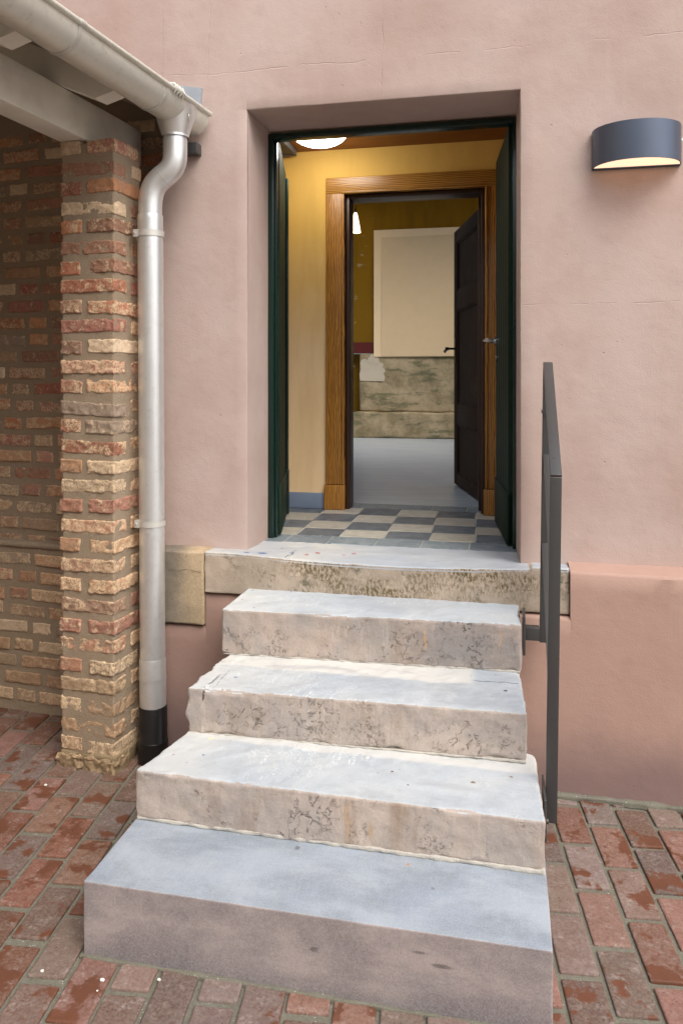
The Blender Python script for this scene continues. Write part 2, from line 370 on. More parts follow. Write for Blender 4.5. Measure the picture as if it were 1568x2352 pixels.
# bricks
def brickmat(name, white, k=1., wet=False):
    s = S(name, .88, spec=.3); a, al = s.attr()
    n1 = s.noise(26, 5, .7); n2 = s.noise(110, 4, .75); n3 = s.noise(9, 3, .6)
    c = s.mix(s.st(n1, .38, .62, 0, .7), a, s.mix(.55, a, lin(92, 62, 48)))
    c = s.mix(s.st(n2, .3, .75, 0, .35), c, s.mix(.5, a, (.6, .5, .4, 1)))
    if not wet:
        X = s.xyz()
        wm = s.mth('MULTIPLY', s.st(s.mth('ADD', n1, s.mth('MULTIPLY', al, .22)), .56, .70), s.st(n2, .34, .56))
        c = s.mix(s.mth('MULTIPLY', wm, white), c, lin(222, 196, 160))
        c = s.mix(s.mth('MULTIPLY', s.st(s.vor(75), .16, .05), .5), c, lin(60, 45, 35))
        s.bump(n1, .7, .006).bump(n2, .8, .003)
        return s.done(c)
    # pavers: damp patches and lime bloom
    P2 = s.sc((1, 1, 0))
    big = s.noise(1, 5, .66, s.vec('ADD', s.sc((8, 8, 0)), s.vec('MULTIPLY', al, (57, 91, 33))), .2); 
    wetm = s.mth('MULTIPLY', s.st(s.mth('ADD', big, s.mth('MULTIPLY', n1, .10)), .57, .625), s.st(al, .36, .40))
    dry = s.st(n2, .35, .65)
    c = s.mix(s.mth('MULTIPLY', s.mth('MULTIPLY', s.st(s.noise(17, 5, .75), .48, .68), s.st(s.noise(85, 3, .7), .42, .6)), .5), c, lin(170, 160, 154))
    c = s.mix(s.mth('MULTIPLY', s.st(s.vor(60), .22, .08), s.st(s.noise(6, 2), .45, .6, 0, .75)), c, lin(74, 52, 44))
    c = s.mix(wetm, c, s.mix(n3, lin(92, 60, 46), lin(116, 74, 54)))
    s.bump(n1, .4, .005).bump(n2, .7, .0024)
    return s.done(c, s.mth('SUBTRACT', .85, s.mth('MULTIPLY', wetm, .25)))
M['brick'] = brickmat('old_brick', .8); M['brickback'] = brickmat('old_brick_porch', .62)
M['paver'] = brickmat('clinker_paver', 0, wet=True)
def mortar(name, c0, c1, sc_=1.):
    s = S(name, .95, spec=.2); n = s.noise(220, 3, .75); m = s.noise(24, 4, .65)
    c = s.mix(m, c0, c1); c = s.mix(s.st(n, .3, .75, 0, .6), c, (c1[0] * 1.35, c1[1] * 1.35, c1[2] * 1.3, 1))
    c = s.mix(s.mth('MULTIPLY', s.st(s.vor(95), .2, .1), s.st(s.noise(12, 3), .5, .62, 0, .9)), c, (.6, .6, .55, 1))
    s.bump(n, .8, .003 * sc_).bump(m, .5, .006 * sc_)
    return s.done(c)
M['mortar'] = mortar('brick_mortar', lin(136, 120, 102), lin(152, 136, 116)); M['joint'] = mortar('paving_joint', lin(88, 86, 76), lin(122, 120, 108))
M['sandmortar'] = mortar('crumbling_mortar', lin(122, 106, 82), lin(150, 132, 104), 2)
M['ground'] = mortar('ground', lin(150, 140, 128), lin(164, 154, 142))
# metals, paints, wood
def metal(name, c0, c1, rough, streak=False, met=1., dirt=.3):
    s = S(name, rough, met); n = s.noise(1, 4, .6, s.sc((9, 9, 2.2) if streak else (8, 8, 8)))
    c = s.mix(n, c0, c1); c = s.mix(s.st(s.noise(30, 4, .7), .5, .8, 0, dirt), c, (c0[0] * .6, c0[1] * .58, c0[2] * .52, 1))
    s.bump(s.noise(5, 2), .12, .01)
    return s.done(c, s.mth('ADD', rough - .06, s.mth('MULTIPLY', s.noise(14, 3), .14)))
M['zinc'] = metal('zinc', (.64, .65, .64, 1), (.80, .81, .80, 1), .40, True, .75, .3)
M['zincgutter'] = metal('zinc_gutter', (.62, .62, .54, 1), (.72, .72, .64, 1), .42, False, .3, .5)
M['solder'] = metal('solder_seam', (.55, .54, .49, 1), (.66, .65, .60, 1), .5, False, .4)
M['lead'] = metal('lead_sheet', lin(190, 198, 206), lin(150, 158, 168), .6, False, .5)
M['steel'] = metal('painted_steel', (.062, .062, .062, 1), (.075, .075, .074, 1), .3, False, .25, .15)
M['lampmetal'] = metal('lamp_housing', lin(84, 93, 108), lin(90, 99, 114), .36, False, .5, .05)
M['black'] = metal('black_plastic', (.006, .006, .006, 1), (.012, .011, .012, 1), .3, False, 0, .1)
M['chrome'] = metal('chrome', (.8, .8, .8, 1), (.85, .85, .85, 1), .12, False, 1, 0)
M['iron'] = metal('dark_iron', (.02, .018, .016, 1), (.04, .035, .03, 1), .35, False, .8, .2)
def paint(name, c0, rough=.5, bumps=.2, spec=.5):
    s = S(name, rough, spec=spec); c = s.mix(s.st(s.noise(11, 4), .4, .75, 0, .35), c0, (c0[0] * .7, c0[1] * .7, c0[2] * .7, 1))
    s.bump(s.noise(40, 4, .6, s.sc((1, 1, .15))), bumps, .002)
    return s.done(c)
M['greyboard'] = paint('grey_painted_wood', lin(226, 224, 212), .6); M['soffit'] = paint('grey_soffit_board', lin(150, 142, 130), .7)
M['green'] = paint('dark_green_paint', lin(14, 40, 34), .25, .35); M['greenleaf'] = paint('green_plank_paint', lin(22, 42, 30), .6, .4, .2)
def wood(name, dark, light, f=1., ax='X', gloss=.45, dist=6, k=1.):
    s = S(name, gloss); n = s.n.new('ShaderNodeTexWave'); n.wave_type = 'BANDS'; n.bands_direction = 'X'; n.wave_profile = 'SIN'
    n.inputs['Scale'].default_value = 14 * f; n.inputs['Distortion'].default_value = dist; n.inputs['Detail'].default_value = 3; n.inputs['Detail Scale'].default_value = 1.2
    v = {'X': (1, .3, .13), 'Z': (.13, .3, 1), 'Y': (1, .13, .3)}[ax]
    vv = s.sc(v); 
    if ax == 'Z':
        sep = s.n.new('ShaderNodeSeparateXYZ'); s.l.new(vv, sep.inputs[0]); cb = s.n.new('ShaderNodeCombineXYZ')
        s.l.new(sep.outputs[2], cb.inputs[0]); s.l.new(sep.outputs[1], cb.inputs[1]); s.l.new(sep.outputs[0], cb.inputs[2]); vv = cb.outputs[0]
    s.l.new(vv, n.inputs[0]); g = n.outputs['Fac']
    c = s.mix(s.st(g, .15, .85), dark, light); fn = s.noise(1, 4, .7, s.vec('MULTIPLY', vv, (260, 60, 14)))
    c = s.mix(s.st(fn, .4, .8, 0, .35), c, dark); c = s.mix(s.st(s.noise(5, 3), .45, .75, 0, .35), c, dark)
    s.bump(g, .12, .002).bump(fn, .2, .001)
    return s.done(c)
M['oakv'] = wood('grained_pine_upright', lin(128, 82, 30), lin(196, 140, 62), 2.2, 'X', .35, 9)
M['oakh'] = wood('grained_pine_lintel', lin(128, 86, 32), lin(190, 138, 60), 2.2, 'Z', .35, 5)
M['darkwood'] = wood('dark_stained_reveal', lin(46, 26, 16), lin(70, 42, 24), 2, 'X', .4, 4)
M['ceilwood'] = wood('ceiling_boards', lin(104, 56, 16), lin(134, 76, 24), 1.2, 'Z', .5, 3)
def olddoor():
    s = S('weathered_dark_door', .75, spec=.15); g = s.noise(1, 5, .7, s.sc((90, 90, 3)))
    c = s.mix(g, lin(36, 25, 17), lin(66, 48, 34)); c = s.mix(s.st(s.noise(6, 4, .65), .5, .75, 0, .4), c, lin(80, 66, 52))
    c = s.mix(s.st(s.noise(40, 4, .8), .66, .74, 0, .5), c, lin(110, 98, 84)); s.bump(g, .4, .002)
    return s.done(c)
M['olddoor'] = olddoor()
def yellow(name, hi, lo, stain=.5, z0=.9, z1=2.8, patch=False, old=False):
    s = S(name, .85, spec=.25); X = s.xyz()
    c = s.mix(s.st(s.mth('ADD', X[2], s.mth('MULTIPLY', s.noise(2, 4), .8)), z0 + .4, z1), lo, hi)
    c = s.mix(s.st(s.noise(1, 5, .6, s.sc((6, 6, 1.1))), .45, .72, 0, stain), c, (hi[0] * .62, hi[1] * .55, hi[2] * .45, 1))
    s.bump(s.noise(8, 4), .3, .006).bump(s.noise(90, 3), .3, .0015)
    if old:
        pm = s.mth('MULTIPLY', s.st(s.noise(4, 5, .75), .6, .66), s.st(X[0], -1.2, -2.2)); c = s.mix(s.mth('MULTIPLY', pm, .7), c, lin(180, 170, 140))
    return s.done(c)
M['yellow'] = yellow('ochre_plaster_bounce_lit', lin(222, 182, 98), lin(242, 212, 166), .22, 1.7, 2.9)  # lower part paler, daylight bounce painted into the plaster
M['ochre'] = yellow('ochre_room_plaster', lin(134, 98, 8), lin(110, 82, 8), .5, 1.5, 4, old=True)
def solid(name, c, rough=.7, em=0, ec=None, bump=.1, spec=.5, var=.15):
    s = S(name, rough, spec=spec); cc = s.mix(s.st(s.noise(9, 4), .4, .75, 0, var), c, (c[0] * .75, c[1] * .75, c[2] * .75, 1))
    s.bump(s.noise(70, 3), bump, .002)
    return s.done(cc, None, ec or c, em) if em else s.done(cc)
M['skirt'] = solid('blue_grey_skirting', lin(122, 136, 158), .5); M['screen'] = solid('white_plaster_panel', lin(230, 206, 168), .8, var=.08)
M['screenin'] = solid('panel_face_shade', lin(214, 190, 152), .8, var=.15); M['redband'] = solid('dark_red_band', lin(84, 16, 8), .8); M['whitepl'] = solid('white_patch', lin(192, 182, 162), .8, var=.5)  # inner panel layer darker, recess shading put into its colour
M['boxgrey'] = solid('grey_box', lin(92, 92, 92)); M['smoke'] = solid('smoke_alarm_plastic', lin(214, 200, 170))
M['pebble'] = solid('white_pebble', lin(228, 228, 220)); M['screw'] = solid('screw', lin(200, 200, 196), .3)
def roomold():
    s = S('damp_old_plaster', .9); n = s.noise(3, 6, .72)
    c = s.mix(s.st(n, .3, .7), lin(120, 108, 80), lin(176, 160, 130)); c = s.mix(s.mth('MULTIPLY', s.st(s.noise(1, 5, .7, s.sc((2.5, 2.5, 9))), .5, .62), .7), c, lin(84, 88, 62))
    c = s.mix(s.st(s.noise(40, 4, .8), .6, .7, 0, .6), c, lin(60, 50, 34)); s.bump(n, .5, .02); return s.done(c)
M['roomold'] = roomold()
def floorblue():
    s = S('poured_grey_floor', .32, spec=.5); n = s.noise(1, 6, .75, s.sc((3, 14, 3)))
    return s.bump(n, .1, .002).done(s.mix(s.st(n, .3, .7), lin(160, 172, 182), lin(184, 192, 198)))
M['bluefloor'] = floorblue()
def tile(name, c0, c1, c2):
    s = S(name, .45, spec=.45); n = s.noise(14, 5, .65, dist=.8); a, al = s.attr()
    c = s.mix(s.st(n, .3, .7), c0, c1); v = s.vor(6, 'DISTANCE_TO_EDGE', s.vec('ADD', s.pos, s.vec('MULTIPLY', s.noise(6, 3), (.4, .4, .4))))
    c = s.mix(s.mth('MULTIPLY', s.st(v, .012, 0), .5), c, c2); c = s.mix(1., c, a, 'MULTIPLY')
    s.bump(s.noise(60, 4, .7), .3, .0015); return s.done(c)
M['tilew'] = tile('white_marble_tile', lin(184, 180, 168), lin(160, 157, 148), lin(140, 130, 110)); M['tiled'] = tile('slate_tile', lin(76, 84, 94), lin(108, 116, 124), lin(150, 155, 160))
M['tileg'] = tile('grey_border_tile', lin(108, 120, 128), lin(134, 144, 150), lin(170, 172, 170)); M['grout'] = solid('grout', lin(176, 174, 164), .9)
M['dome'] = solid('lit_glass_dome', (.9, .9, .88, 1), .3, 9.5, (1, .95, .86, 1)); M['pend'] = solid('lit_pendant_glass', (.9, .8, .6, 1), .3, 2.2, (1, .80, .50, 1))
M['diff'] = solid('lit_lamp_glass', (.8, .7, .6, 1), .5, .62, (1, .62, .40, 1), 0)
M['roof'] = paint('roof_tile', lin(96, 60, 48), .8); M['interior'] = solid('room_white', lin(190, 180, 160), .9)

# ------------------------------------------------------------------ ground
def gz(y): return -.017 * (np.clip(y, -2.2, 2) + 1.31)
a0 = R(6.3); ca, sa = math.cos(a0), math.sin(a0)
mb = MB()
xs = np.linspace(-4.3, 3.2, 31); ys = np.linspace(-5, .75, 24)
g = np.array([(x, y, float(gz(y)) - .009) for x in xs for y in ys]); ny = len(ys)
q = [(i * ny + j, (i + 1) * ny + j, (i + 1) * ny + j + 1, i * ny + j + 1) for i in range(30) for j in range(ny - 1)]
mb.add(g, q, m=0)
pc = [lin(140, 122, 118), lin(150, 136, 130), lin(120, 100, 98), lin(134, 112, 100), lin(150, 92, 72), lin(166, 104, 88), lin(140, 92, 78), lin(150, 116, 106), lin(132, 108, 102), lin(176, 108, 96), lin(128, 84, 62), lin(158, 124, 112), lin(146, 78, 56), lin(122, 92, 82)]
mod_u, mod_v = .122, .258
for k in range(-34, 26):
    drift = .0073 * max(0, -k); u0 = .141 + k * mod_u
    ph = (-.486 if k % 2 == 0 else -.357) + drift
    for n in range(-20, 8):
        v1 = ph + n * mod_v + random.uniform(-.003, .003); v0 = v1 - mod_v + .023 + random.uniform(-.003, .003)
        uc, vc = u0 + .06, (v0 + v1) / 2; x, y = uc * ca - vc * sa, uc * sa + vc * ca
        if not (-4.2 < x < 3.1 and -4.8 < y < .68) : continue
        near = (-2.7 < x < 1.0 and y > -2.2)
        u_a, u_b = u0 + .007 + random.uniform(-.002, .002), u0 + mod_u - .006 + random.uniform(-.002, .002)
        V, F = rbox(u_a, u_b, v0, v1 - .0, -.03, 0, .012 if near else None, .005, .004 if near else 0, .0012, 30, int(k * 31 + n), 25, skip=('-z',))
        tx, ty, dz = random.gauss(0, .006), random.gauss(0, .006), random.uniform(-.002, .002)
        V[:, 2] += (V[:, 0] - uc) * tx + (V[:, 1] - vc) * ty + dz
        X_ = V[:, 0] * ca - V[:, 1] * sa; Y_ = V[:, 0] * sa + V[:, 1] * ca
        V = np.stack([X_, Y_, V[:, 2] + gz(Y_)], 1)
        c = np.array(random.choice(pc)[:3]); c = (c * .55 + np.array(lin(128, 106, 98)[:3]) * .45) * random.uniform(.55, .95) * np.array((.92, 1., 1.02))
        if x < -1.3 and random.random() < .5: c = c * np.array((.85, .68, .56))
        mb.add(V, F, (*c, random.random()), m=1)
V, F = rbox(.12, 3.2, -.152, -.12, -.03, -.004, .02, .006, .004, .012, 25, 8, 20); mb.add(V, F, m=0)
V, F = rbox(-1.19, .125, -1.326, -1.30, -.02, .004, .02, .004, .003, .008, 25, 8, 20); mb.add(V, F, m=0)
tag(mk('brick_pavement', mb, [M['joint'], M['paver']], auto=50), 'red brown brick paving in running bond with grey joints', kind='structure')
mb = MB(); mb.add([(-60, -80, -.06), (60, -80, -.06), (60, 40, -.06), (-60, 40, -.06)], [(0, 1, 2, 3)])
tag(mk('ground', mb, M['ground'], smooth=False), kind='structure')
# mortar fillet along the plinth and pillar foot
# ------------------------------------------------------------------ house
house = thing('house', 'pink plastered house with the open green doorway', 'house')
def hp(name, mb, m, label=None, smooth=True, auto=40, parent=None):
    o = mk(name, mb, m, parent or house, smooth, auto=auto)
    if label: o['label'] = label
    return o
XL, XR, ZB, ZT = -1.142, .061, .86, 2.861
def sheet(mb, A, B, fn, m=0, flip=False, disp=0., seed=0, axn=1):
    """grid sheet; fn(a,b)->xyz"""
    a, b = np.meshgrid(A, B, indexing='ij'); P = fn(a.ravel(), b.ravel())
    if disp: P[:, axn] += fbm(P, 1.5, 3, seed) * disp
    nb = len(B); i, j = np.meshgrid(np.arange(len(A) - 1), np.arange(nb - 1), indexing='ij'); i = i.ravel(); j = j.ravel()
    q = np.stack([i * nb + j, (i + 1) * nb + j, (i + 1) * nb + j + 1, i * nb + j + 1], 1)
    if flip: q = q[:, ::-1]
    mb.add(P, q, m=m)
def wallpt(a, b, y=0.): return np.stack([a, np.full_like(a, y), b], 1)
mb = MB()
def lsp(a, b, h=.05): return np.linspace(a, b, max(2, int((b - a) / h) + 1))
e = .006
# front skin of the wall, with small rounding into the recess
xa = np.concatenate([lsp(-1.549, XL - e), [XL - e * .3, XL]]); xb = np.concatenate([[XR, XR + e * .3], lsp(XR + e, 3.4)])
zb = lsp(.84, ZT, .05); zt = np.concatenate([[ZT, ZT + e * .3], lsp(ZT + e, 6.)])
def skin(a, b):
    inx = np.clip(np.minimum(1, np.maximum(XL - a, a - XR) / e), 0, 1); inz = np.clip((b - ZT) / e, 0, 1); k = np.maximum(inx, inz)
    edge = 1 - np.sqrt(1 - (1 - k) ** 2 + 1e-9)
    y = edge * e + (fbm(np.stack([a, a * 0, b], 1), 1.7, 3, 3)) * .004 * k + fbm(np.stack([a, a * 0, b], 1), 25, 2, 4) * .0015 * (1 - k)
    return np.stack([a, y, b], 1)
sheet(mb, xa, zb, skin); sheet(mb, xb, zb, skin); sheet(mb, np.concatenate([xa, lsp(XL, XR)[1:-1], xb]), zt, skin)
# reveals (back into the wall .31, right one slightly splayed)
yr = [e, .1, .2, .36]
sheet(mb, np.array(yr), zb, lambda a, b: np.stack([np.full_like(a, XL), a, b], 1), disp=.003, axn=0)
sheet(mb, np.array(yr), zb, lambda a, b: np.stack([XR - .012 * a / .31, a, b], 1), flip=True, disp=.002, axn=0)
sheet(mb, np.concatenate([lsp(XL, XR)]), np.array(yr), lambda a, b: np.stack([a, b, np.full_like(a, ZT)], 1), disp=.003, axn=2)
# left end of the lower wall and the part that rises behind the porch roof
sheet(mb, np.array([0, .05, .12]), lsp(.5, 2.9), lambda a, b: np.stack([np.full_like(a, -1.549) + fbm(np.stack([a, a, b], 1), 9, 3, 8) * .006, a, b], 1), flip=True)
mb.add([(-1.549, 0, 2.86), (-1.549, 0, 6), (-5.5, 0, 6), (-5.5, 0, 4.6)], [(0, 1, 2, 3)])
# top, right end and back of the masonry so the house is solid
mb.box(-5.5, 3.4, .12, 1.0, 5.95, 6.0); mb.box(3.38, 3.42, .001, 6.9, -.05, 6.0)
mb.box(3.2, 3.38, .2, 1.1, -.05, 6.)
hp('wall', mb, M['pink'])
# plinth with splayed ledge
mb = MB()
def plinth(x0, x1, z1, yf, seed):
    X = lsp(x0, x1, .06); Z = np.concatenate([lsp(-.08, z1 - .012, .06), [z1 - .003, z1]])
    def f(a, b):
        k = np.clip((b - (z1 - .012)) / .012, 0, 1)
        return np.stack([a, yf + k ** 2 * .012 + fbm(np.stack([a, a * 0, b], 1), 2.2, 3, seed) * .006 * (1 - k), b + fbm(np.stack([a, a * 0, a * 0], 1), 5, 2, 3) * .004 * (b > z1 - .02)], 1)
    sheet(mb, X, Z, f)
    sheet(mb, X, np.array([0, .4, 1.]), lambda a, b: np.stack([a, yf + .012 + b * (.02 - yf - .012), z1 + b * .012 + fbm(np.stack([a, a * 0, a * 0], 1), 5, 2, 3) * .004], 1))
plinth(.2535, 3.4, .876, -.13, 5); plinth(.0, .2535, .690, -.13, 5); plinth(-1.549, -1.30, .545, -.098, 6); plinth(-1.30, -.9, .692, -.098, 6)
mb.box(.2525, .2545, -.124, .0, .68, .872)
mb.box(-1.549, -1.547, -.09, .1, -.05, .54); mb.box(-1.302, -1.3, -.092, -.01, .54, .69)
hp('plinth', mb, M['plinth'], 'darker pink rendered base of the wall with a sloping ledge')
# door sill stone and left block
def sillxf(V):
    k = np.clip(1 - ((V[:, 0] + .5) / .66) ** 2, 0, 1) * (V[:, 2] > .8)
    up = V[:, 2] > .8; V[:, 2] += -.022 * k * np.clip(1 - (V[:, 1] + .12) / .20, .0, 1) + up * (.004 * (V[:, 0] > .1) - .021 * np.clip((V[:, 1] + .10) / .25, 0, 1))
    return V
mb = MB(); V, F = rbox(-1.300, .2518, -.115, .258, .700, .880, .012, .005, .010, .0028, 26, 3, 10)
V = sillxf(V); top = np.array([V[f, 2].mean() for f in F]) > .8; nz = V[F][:, :, 2].ptp(axis=1) if hasattr(V, 'ptp') else np.ptp(V[F][:, :, 2], axis=1)
nztop = nz < .0035
F = np.array(F); mb.add(V, F[~(top & nztop)], m=0); mb.add(V, F[top & nztop], m=1)
V_ = np.concatenate(mb.v)[:len(V)]
mb2 = MB(); mb2.v = [V]; mb2.n = len(V); mb2.c = [np.ones((len(V), 4))]; mb2.f = [tuple(map(int, f)) for f in F]; mb2.m = [1 if t else 0 for t in (top & nztop)]
hp('door_sill', mb2, [M['sillface'], M['silltop']], 'worn limestone door sill stained brown and mossy on its face')
mb = MB(); V, F = rbox(-1.548, -1.303, -.115, .05, .552, .876, .012, .006, .008, .002, 20, 9, 12); mb.add(V, F)
hp('quoin_block', mb, M['block'], 'tan sandstone block beside the door sill', auto=60)
# green door frame
mb = MB()
mb.box(XL - .002, XL + .030, .311, .37, ZB, 2.85, b=.003); mb.box(XR - .028, XR + .0, .311, .37, ZB - .0, 2.85, b=.003); mb.box(XL + .030, XR - .028, .311, .37, 2.822, 2.85, b=.003)
mb.box(XL + .03, XL + .04, .33, .37, ZB, 2.82, b=.002)
hp('door_frame', mb, M['green'], 'dark green outer door frame', auto=30)
def leaf(name, hx, hy, ex, ey, side, label, astr=True):
    """plank leaf from hinge (hx,hy) to free end (ex,ey); side = sign of the passage side"""
    d = Vector((ex - hx, ey - hy, 0)); L = d.length; d.normalize(); nn = Vector((d.y, -d.x, 0)) * side
    def xf(V):
        return np.stack([hx + d.x * V[:, 0] + nn.x * V[:, 1], hy + d.y * V[:, 0] + nn.y * V[:, 1], V[:, 2]], 1)
    mb = MB(); z0, z1 = ZB + .008, 2.825; n = 6; pw = (L - .0) / n
    for i in range(n): mb.box(i * pw + .0015, (i + 1) * pw - .0015, -.02, .020, z0 + .24, z1, xf, b=.004)
    mb.box(0, L, -.021, .018, z0, z1 - .01, xf); mb.box(0, L, -.02, .0275, z0, z0 + .24, xf, b=.004)
    o = hp(name, mb, M['greenleaf'], label, auto=30)
    if not astr: return o, xf
    m2 = MB(); m2.box(L - .05, L + .006, .021, .036, z0 + .25, z1 - .03, xf, b=.004); m2.box(L - .055, L + .006, .021, .040, z0, z0 + .25, xf, b=.004)
    mk('meeting_rail', m2, M['green'], o, auto=30)
    return o, xf
lf, _ = leaf('door', -1.118, .365, -1.262, .975, 1, 'left green plank door leaf folded back into the passage')
rf, rxf = leaf('door', .034, .365, -.03, .965, -1, 'right green plank door leaf with a chrome handle', False)
mb = MB(); hz = 1.846
P = lambda a, b, z: tuple(rxf(np.array([[a, b, z]], float))[0])
mb.tube([P(.53, .02, hz), P(.53, .034, hz)], .026, 24); mb.tube([P(.53, .03, hz), P(.53, .075, hz), P(.525, .082, hz), P(.515, .085, hz), P(.41, .085, hz)], [.013, .013, .014, .013, .011], 16)
mk('handle', mb, M['chrome'], rf, auto=40)
mb = MB(); mb.tube([P(.53, .022, hz - .09), P(.53, .03, hz - .09)], .022, 20); mk('key_plate', mb, M['chrome'], rf, auto=40)

# ------------------------------------------------------------------ passage
mb = MB(); cw = (.885, .86); 
def tl(x0, x1, y0, y1, m, g=.003):
    V, F = rbox(x0 + g, x1 - g, y0 + g, y1 - g, .83, .860 + random.uniform(-.0012, .0012), .02, .0015, .002, .0006, 20, int(abs(x0) * 97 + y0 * 31), 40, skip=('-z',))
    b = random.uniform(.82, 1.15); mb.add(V, F, (b, b, b * random.uniform(.96, 1.04), 1), m=m)
mb.add([(-1.42, .25, .8565), (.15, .25, .8565), (.15, 1.45, .8565), (-1.42, 1.45, .8565)], [(0, 1, 2, 3)], m=3)
bx = [-1.40, -1.25, -1.045, -.836, -.605, -.389, -.165, .06, .15]
for i in range(8): tl(bx[i], bx[i + 1], .256, .422, 2)
rows = [.428, .610, .815, 1.045, 1.26]; gx = [-1.47, -1.25, -1.03, -.81, -.585, -.362, -.142, .08, .15]
for r_ in range(4):
    for i in range(8): tl(gx[i] - .008 * r_, gx[i + 1] - .008 * r_, rows[r_], rows[r_ + 1], (0 if (i + r_) % 2 else 1) if True else 0)
tx_ = [-1.3, -1.08, -.864, -.646, -.432, -.225, .0, .15]
for i in range(7): tl(tx_[i], tx_[i + 1], 1.263, 1.44, 2)
hp('tiled_floor', mb, [M['tilew'], M['tiled'], M['tileg'], M['grout']], 'black and white checkered stone tiles with a grey border', auto=50)
YW = 1.2
mb = MB()
# inner wall with its doorway, side walls, thickness
mb.box(-1.44, -1.0, YW, 1.44, .82, 3.3); mb.box(-.055, .3, YW, 1.44, .82, 3.3); mb.box(-1.0, -.055, YW, 1.44, 2.80, 3.3)
mb.box(-1.56, -1.44, .123, 1.44, .6, 3.3); mb.box(.15, .3, .37, YW, .6, 3.3)
mb.box(-1.44, .15, .365, .42, 2.875, 3.3); mb.box(-1.44, XL - .004, .30, .36, .84, 3.3); mb.box(XR + .004, .15, .37, .40, .84, 3.3)
hp('passage_wall', mb, M['yellow'], 'ochre yellow plastered passage wall', smooth=False)
mb = MB()
for i in range(9): mb.box(-1.44, .15, .42 + i * .0885, .42 + (i + 1) * .0885 - .002, 3.02, 3.05)
hp('passage_ceiling', mb, M['ceilwood'], 'brown boarded ceiling', smooth=False)
mb = MB(); mb.box(-1.438, -1.062, YW - .018, YW - .001, .861, .955, b=.003); mb.box(-1.438, -1.42, .42, YW - .019, .861, .955, b=.003); hp('skirting', mb, M['skirt'], 'blue grey skirting', auto=30)
# timber casing round the inner door
def casing(side):
    mb = MB(); 
    def leg(xo, xi, s_):
        x0, x1 = min(xo, xi), max(xo, xi)
        mb.box(x0, x1, YW - .028, YW - .001, ZB + .15, 2.845 - .0, b=.006)
        mb.box(xi - .016 if s_ < 0 else xi, xi if s_ < 0 else xi + .016, YW - .040, YW - .0285, ZB + .15, 2.745, b=.004)
        mb.box(x0 - .008, x1 + .002, YW - .043, YW - .001, ZB + .002, ZB + .148, b=.004)
    return leg, mb
leg, mb = casing(0); leg(-1.052, -.936, -1); leg(.002, -.114, 1)
fr = hp('inner_door_frame', mb, M['oakv'], 'golden grained timber door frame at the end of the passage', auto=35)
mb = MB(); mb.box(-1.052, .002, YW - .030, YW - .003, 2.7455, 2.846, b=.006); mb.box(-.952, -.098, YW - .041, YW - .0305, 2.7455, 2.760, b=.004)
mk('lintel_board', mb, M['oakh'], fr, auto=35)
mb = MB(); mb.box(-.934, -.912, YW, 1.31, ZB + .002, 2.745, b=.003); mb.box(-.138, -.116, YW, 1.56, ZB + .002, 2.745, b=.003); mb.box(-.911, -.139, YW, 1.31, 2.722, 2.745, b=.003)
mb.box(-.155, -.139, 1.30, 1.34, ZB + .002, 2.72, b=.002)
mk('reveal', mb, M['darkwood'], fr, auto=35)
mb = MB(); mb.box(-.998, -.935, YW + .001, 1.44, .86, 2.79); mb.box(-.115, -.056, YW + .001, 1.44, .86, 2.79); mb.box(-.998, -.056, YW + .001, 1.44, 2.746, 2.799)
mk('jamb', mb, M['darkwood'], fr, smooth=False)
# dark panelled inner door
hx, hy, ex, ey = -.128, 1.585, -.350, 2.435
d = Vector((ex - hx, ey - hy, 0)); L = d.length; d.normalize(); nn = Vector((d.y, -d.x, 0)) * -1
def ixf(V): return np.stack([hx + d.x * V[:, 0] + nn.x * V[:, 1], hy + d.y * V[:, 0] + nn.y * V[:, 1], V[:, 2]], 1)
mb = MB(); zs = [(.868, .95), (1.31, 1.455), (2.14, 2.28), (2.63, 2.725)]
mb.box(0, .105, -.022, .022, .868, 2.725, ixf, b=.003); mb.box(L - .105, L, -.022, .022, .868, 2.725, ixf, b=.003)
for a_, b_ in zs: mb.box(.106, L - .106, -.021, .021, a_, b_, ixf, b=.003)
dr = hp('inner_door', mb, M['olddoor'], 'weathered dark brown panelled door standing ajar into the far room', auto=30)
for a_, b_ in ((.95, 1.31), (1.455, 2.14), (2.28, 2.63)):
    mb = MB(); mb.box(.10, L - .10, -.006, .006, a_ - .004, b_ + .004, ixf)
    for q0, q1, r0, r1 in ((.106, .122, a_, b_), (L - .122, L - .106, a_, b_), (.122, L - .122, a_, a_ + .014), (.122, L - .122, b_ - .014, b_)):
        mb.box(q0, q1, -.016, .016, r0 + .001, r1 - .001, ixf, b=.003)
    mk('panel', mb, M['olddoor'], dr, auto=30)
IP = lambda a, b, z: tuple(ixf(np.array([[a, b, z]], float))[0])
mb = MB(); mb.box(L - .085, L - .045, .0225, .027, 1.76, 1.94, ixf, b=.002)
mb.tube([IP(L - .065, .022, 1.862), IP(L - .065, .075, 1.862), IP(L - .06, .085, 1.86), IP(L - .02, .088, 1.85), IP(L + .02, .085, 1.845)], [.008, .008, .009, .010, .012], 12)
mb.tube([IP(L - .065, .075, 1.862), IP(L - .065, .098, 1.862)], [.013, .011], 12)
mk('handle', mb, M['iron'], dr, auto=40)
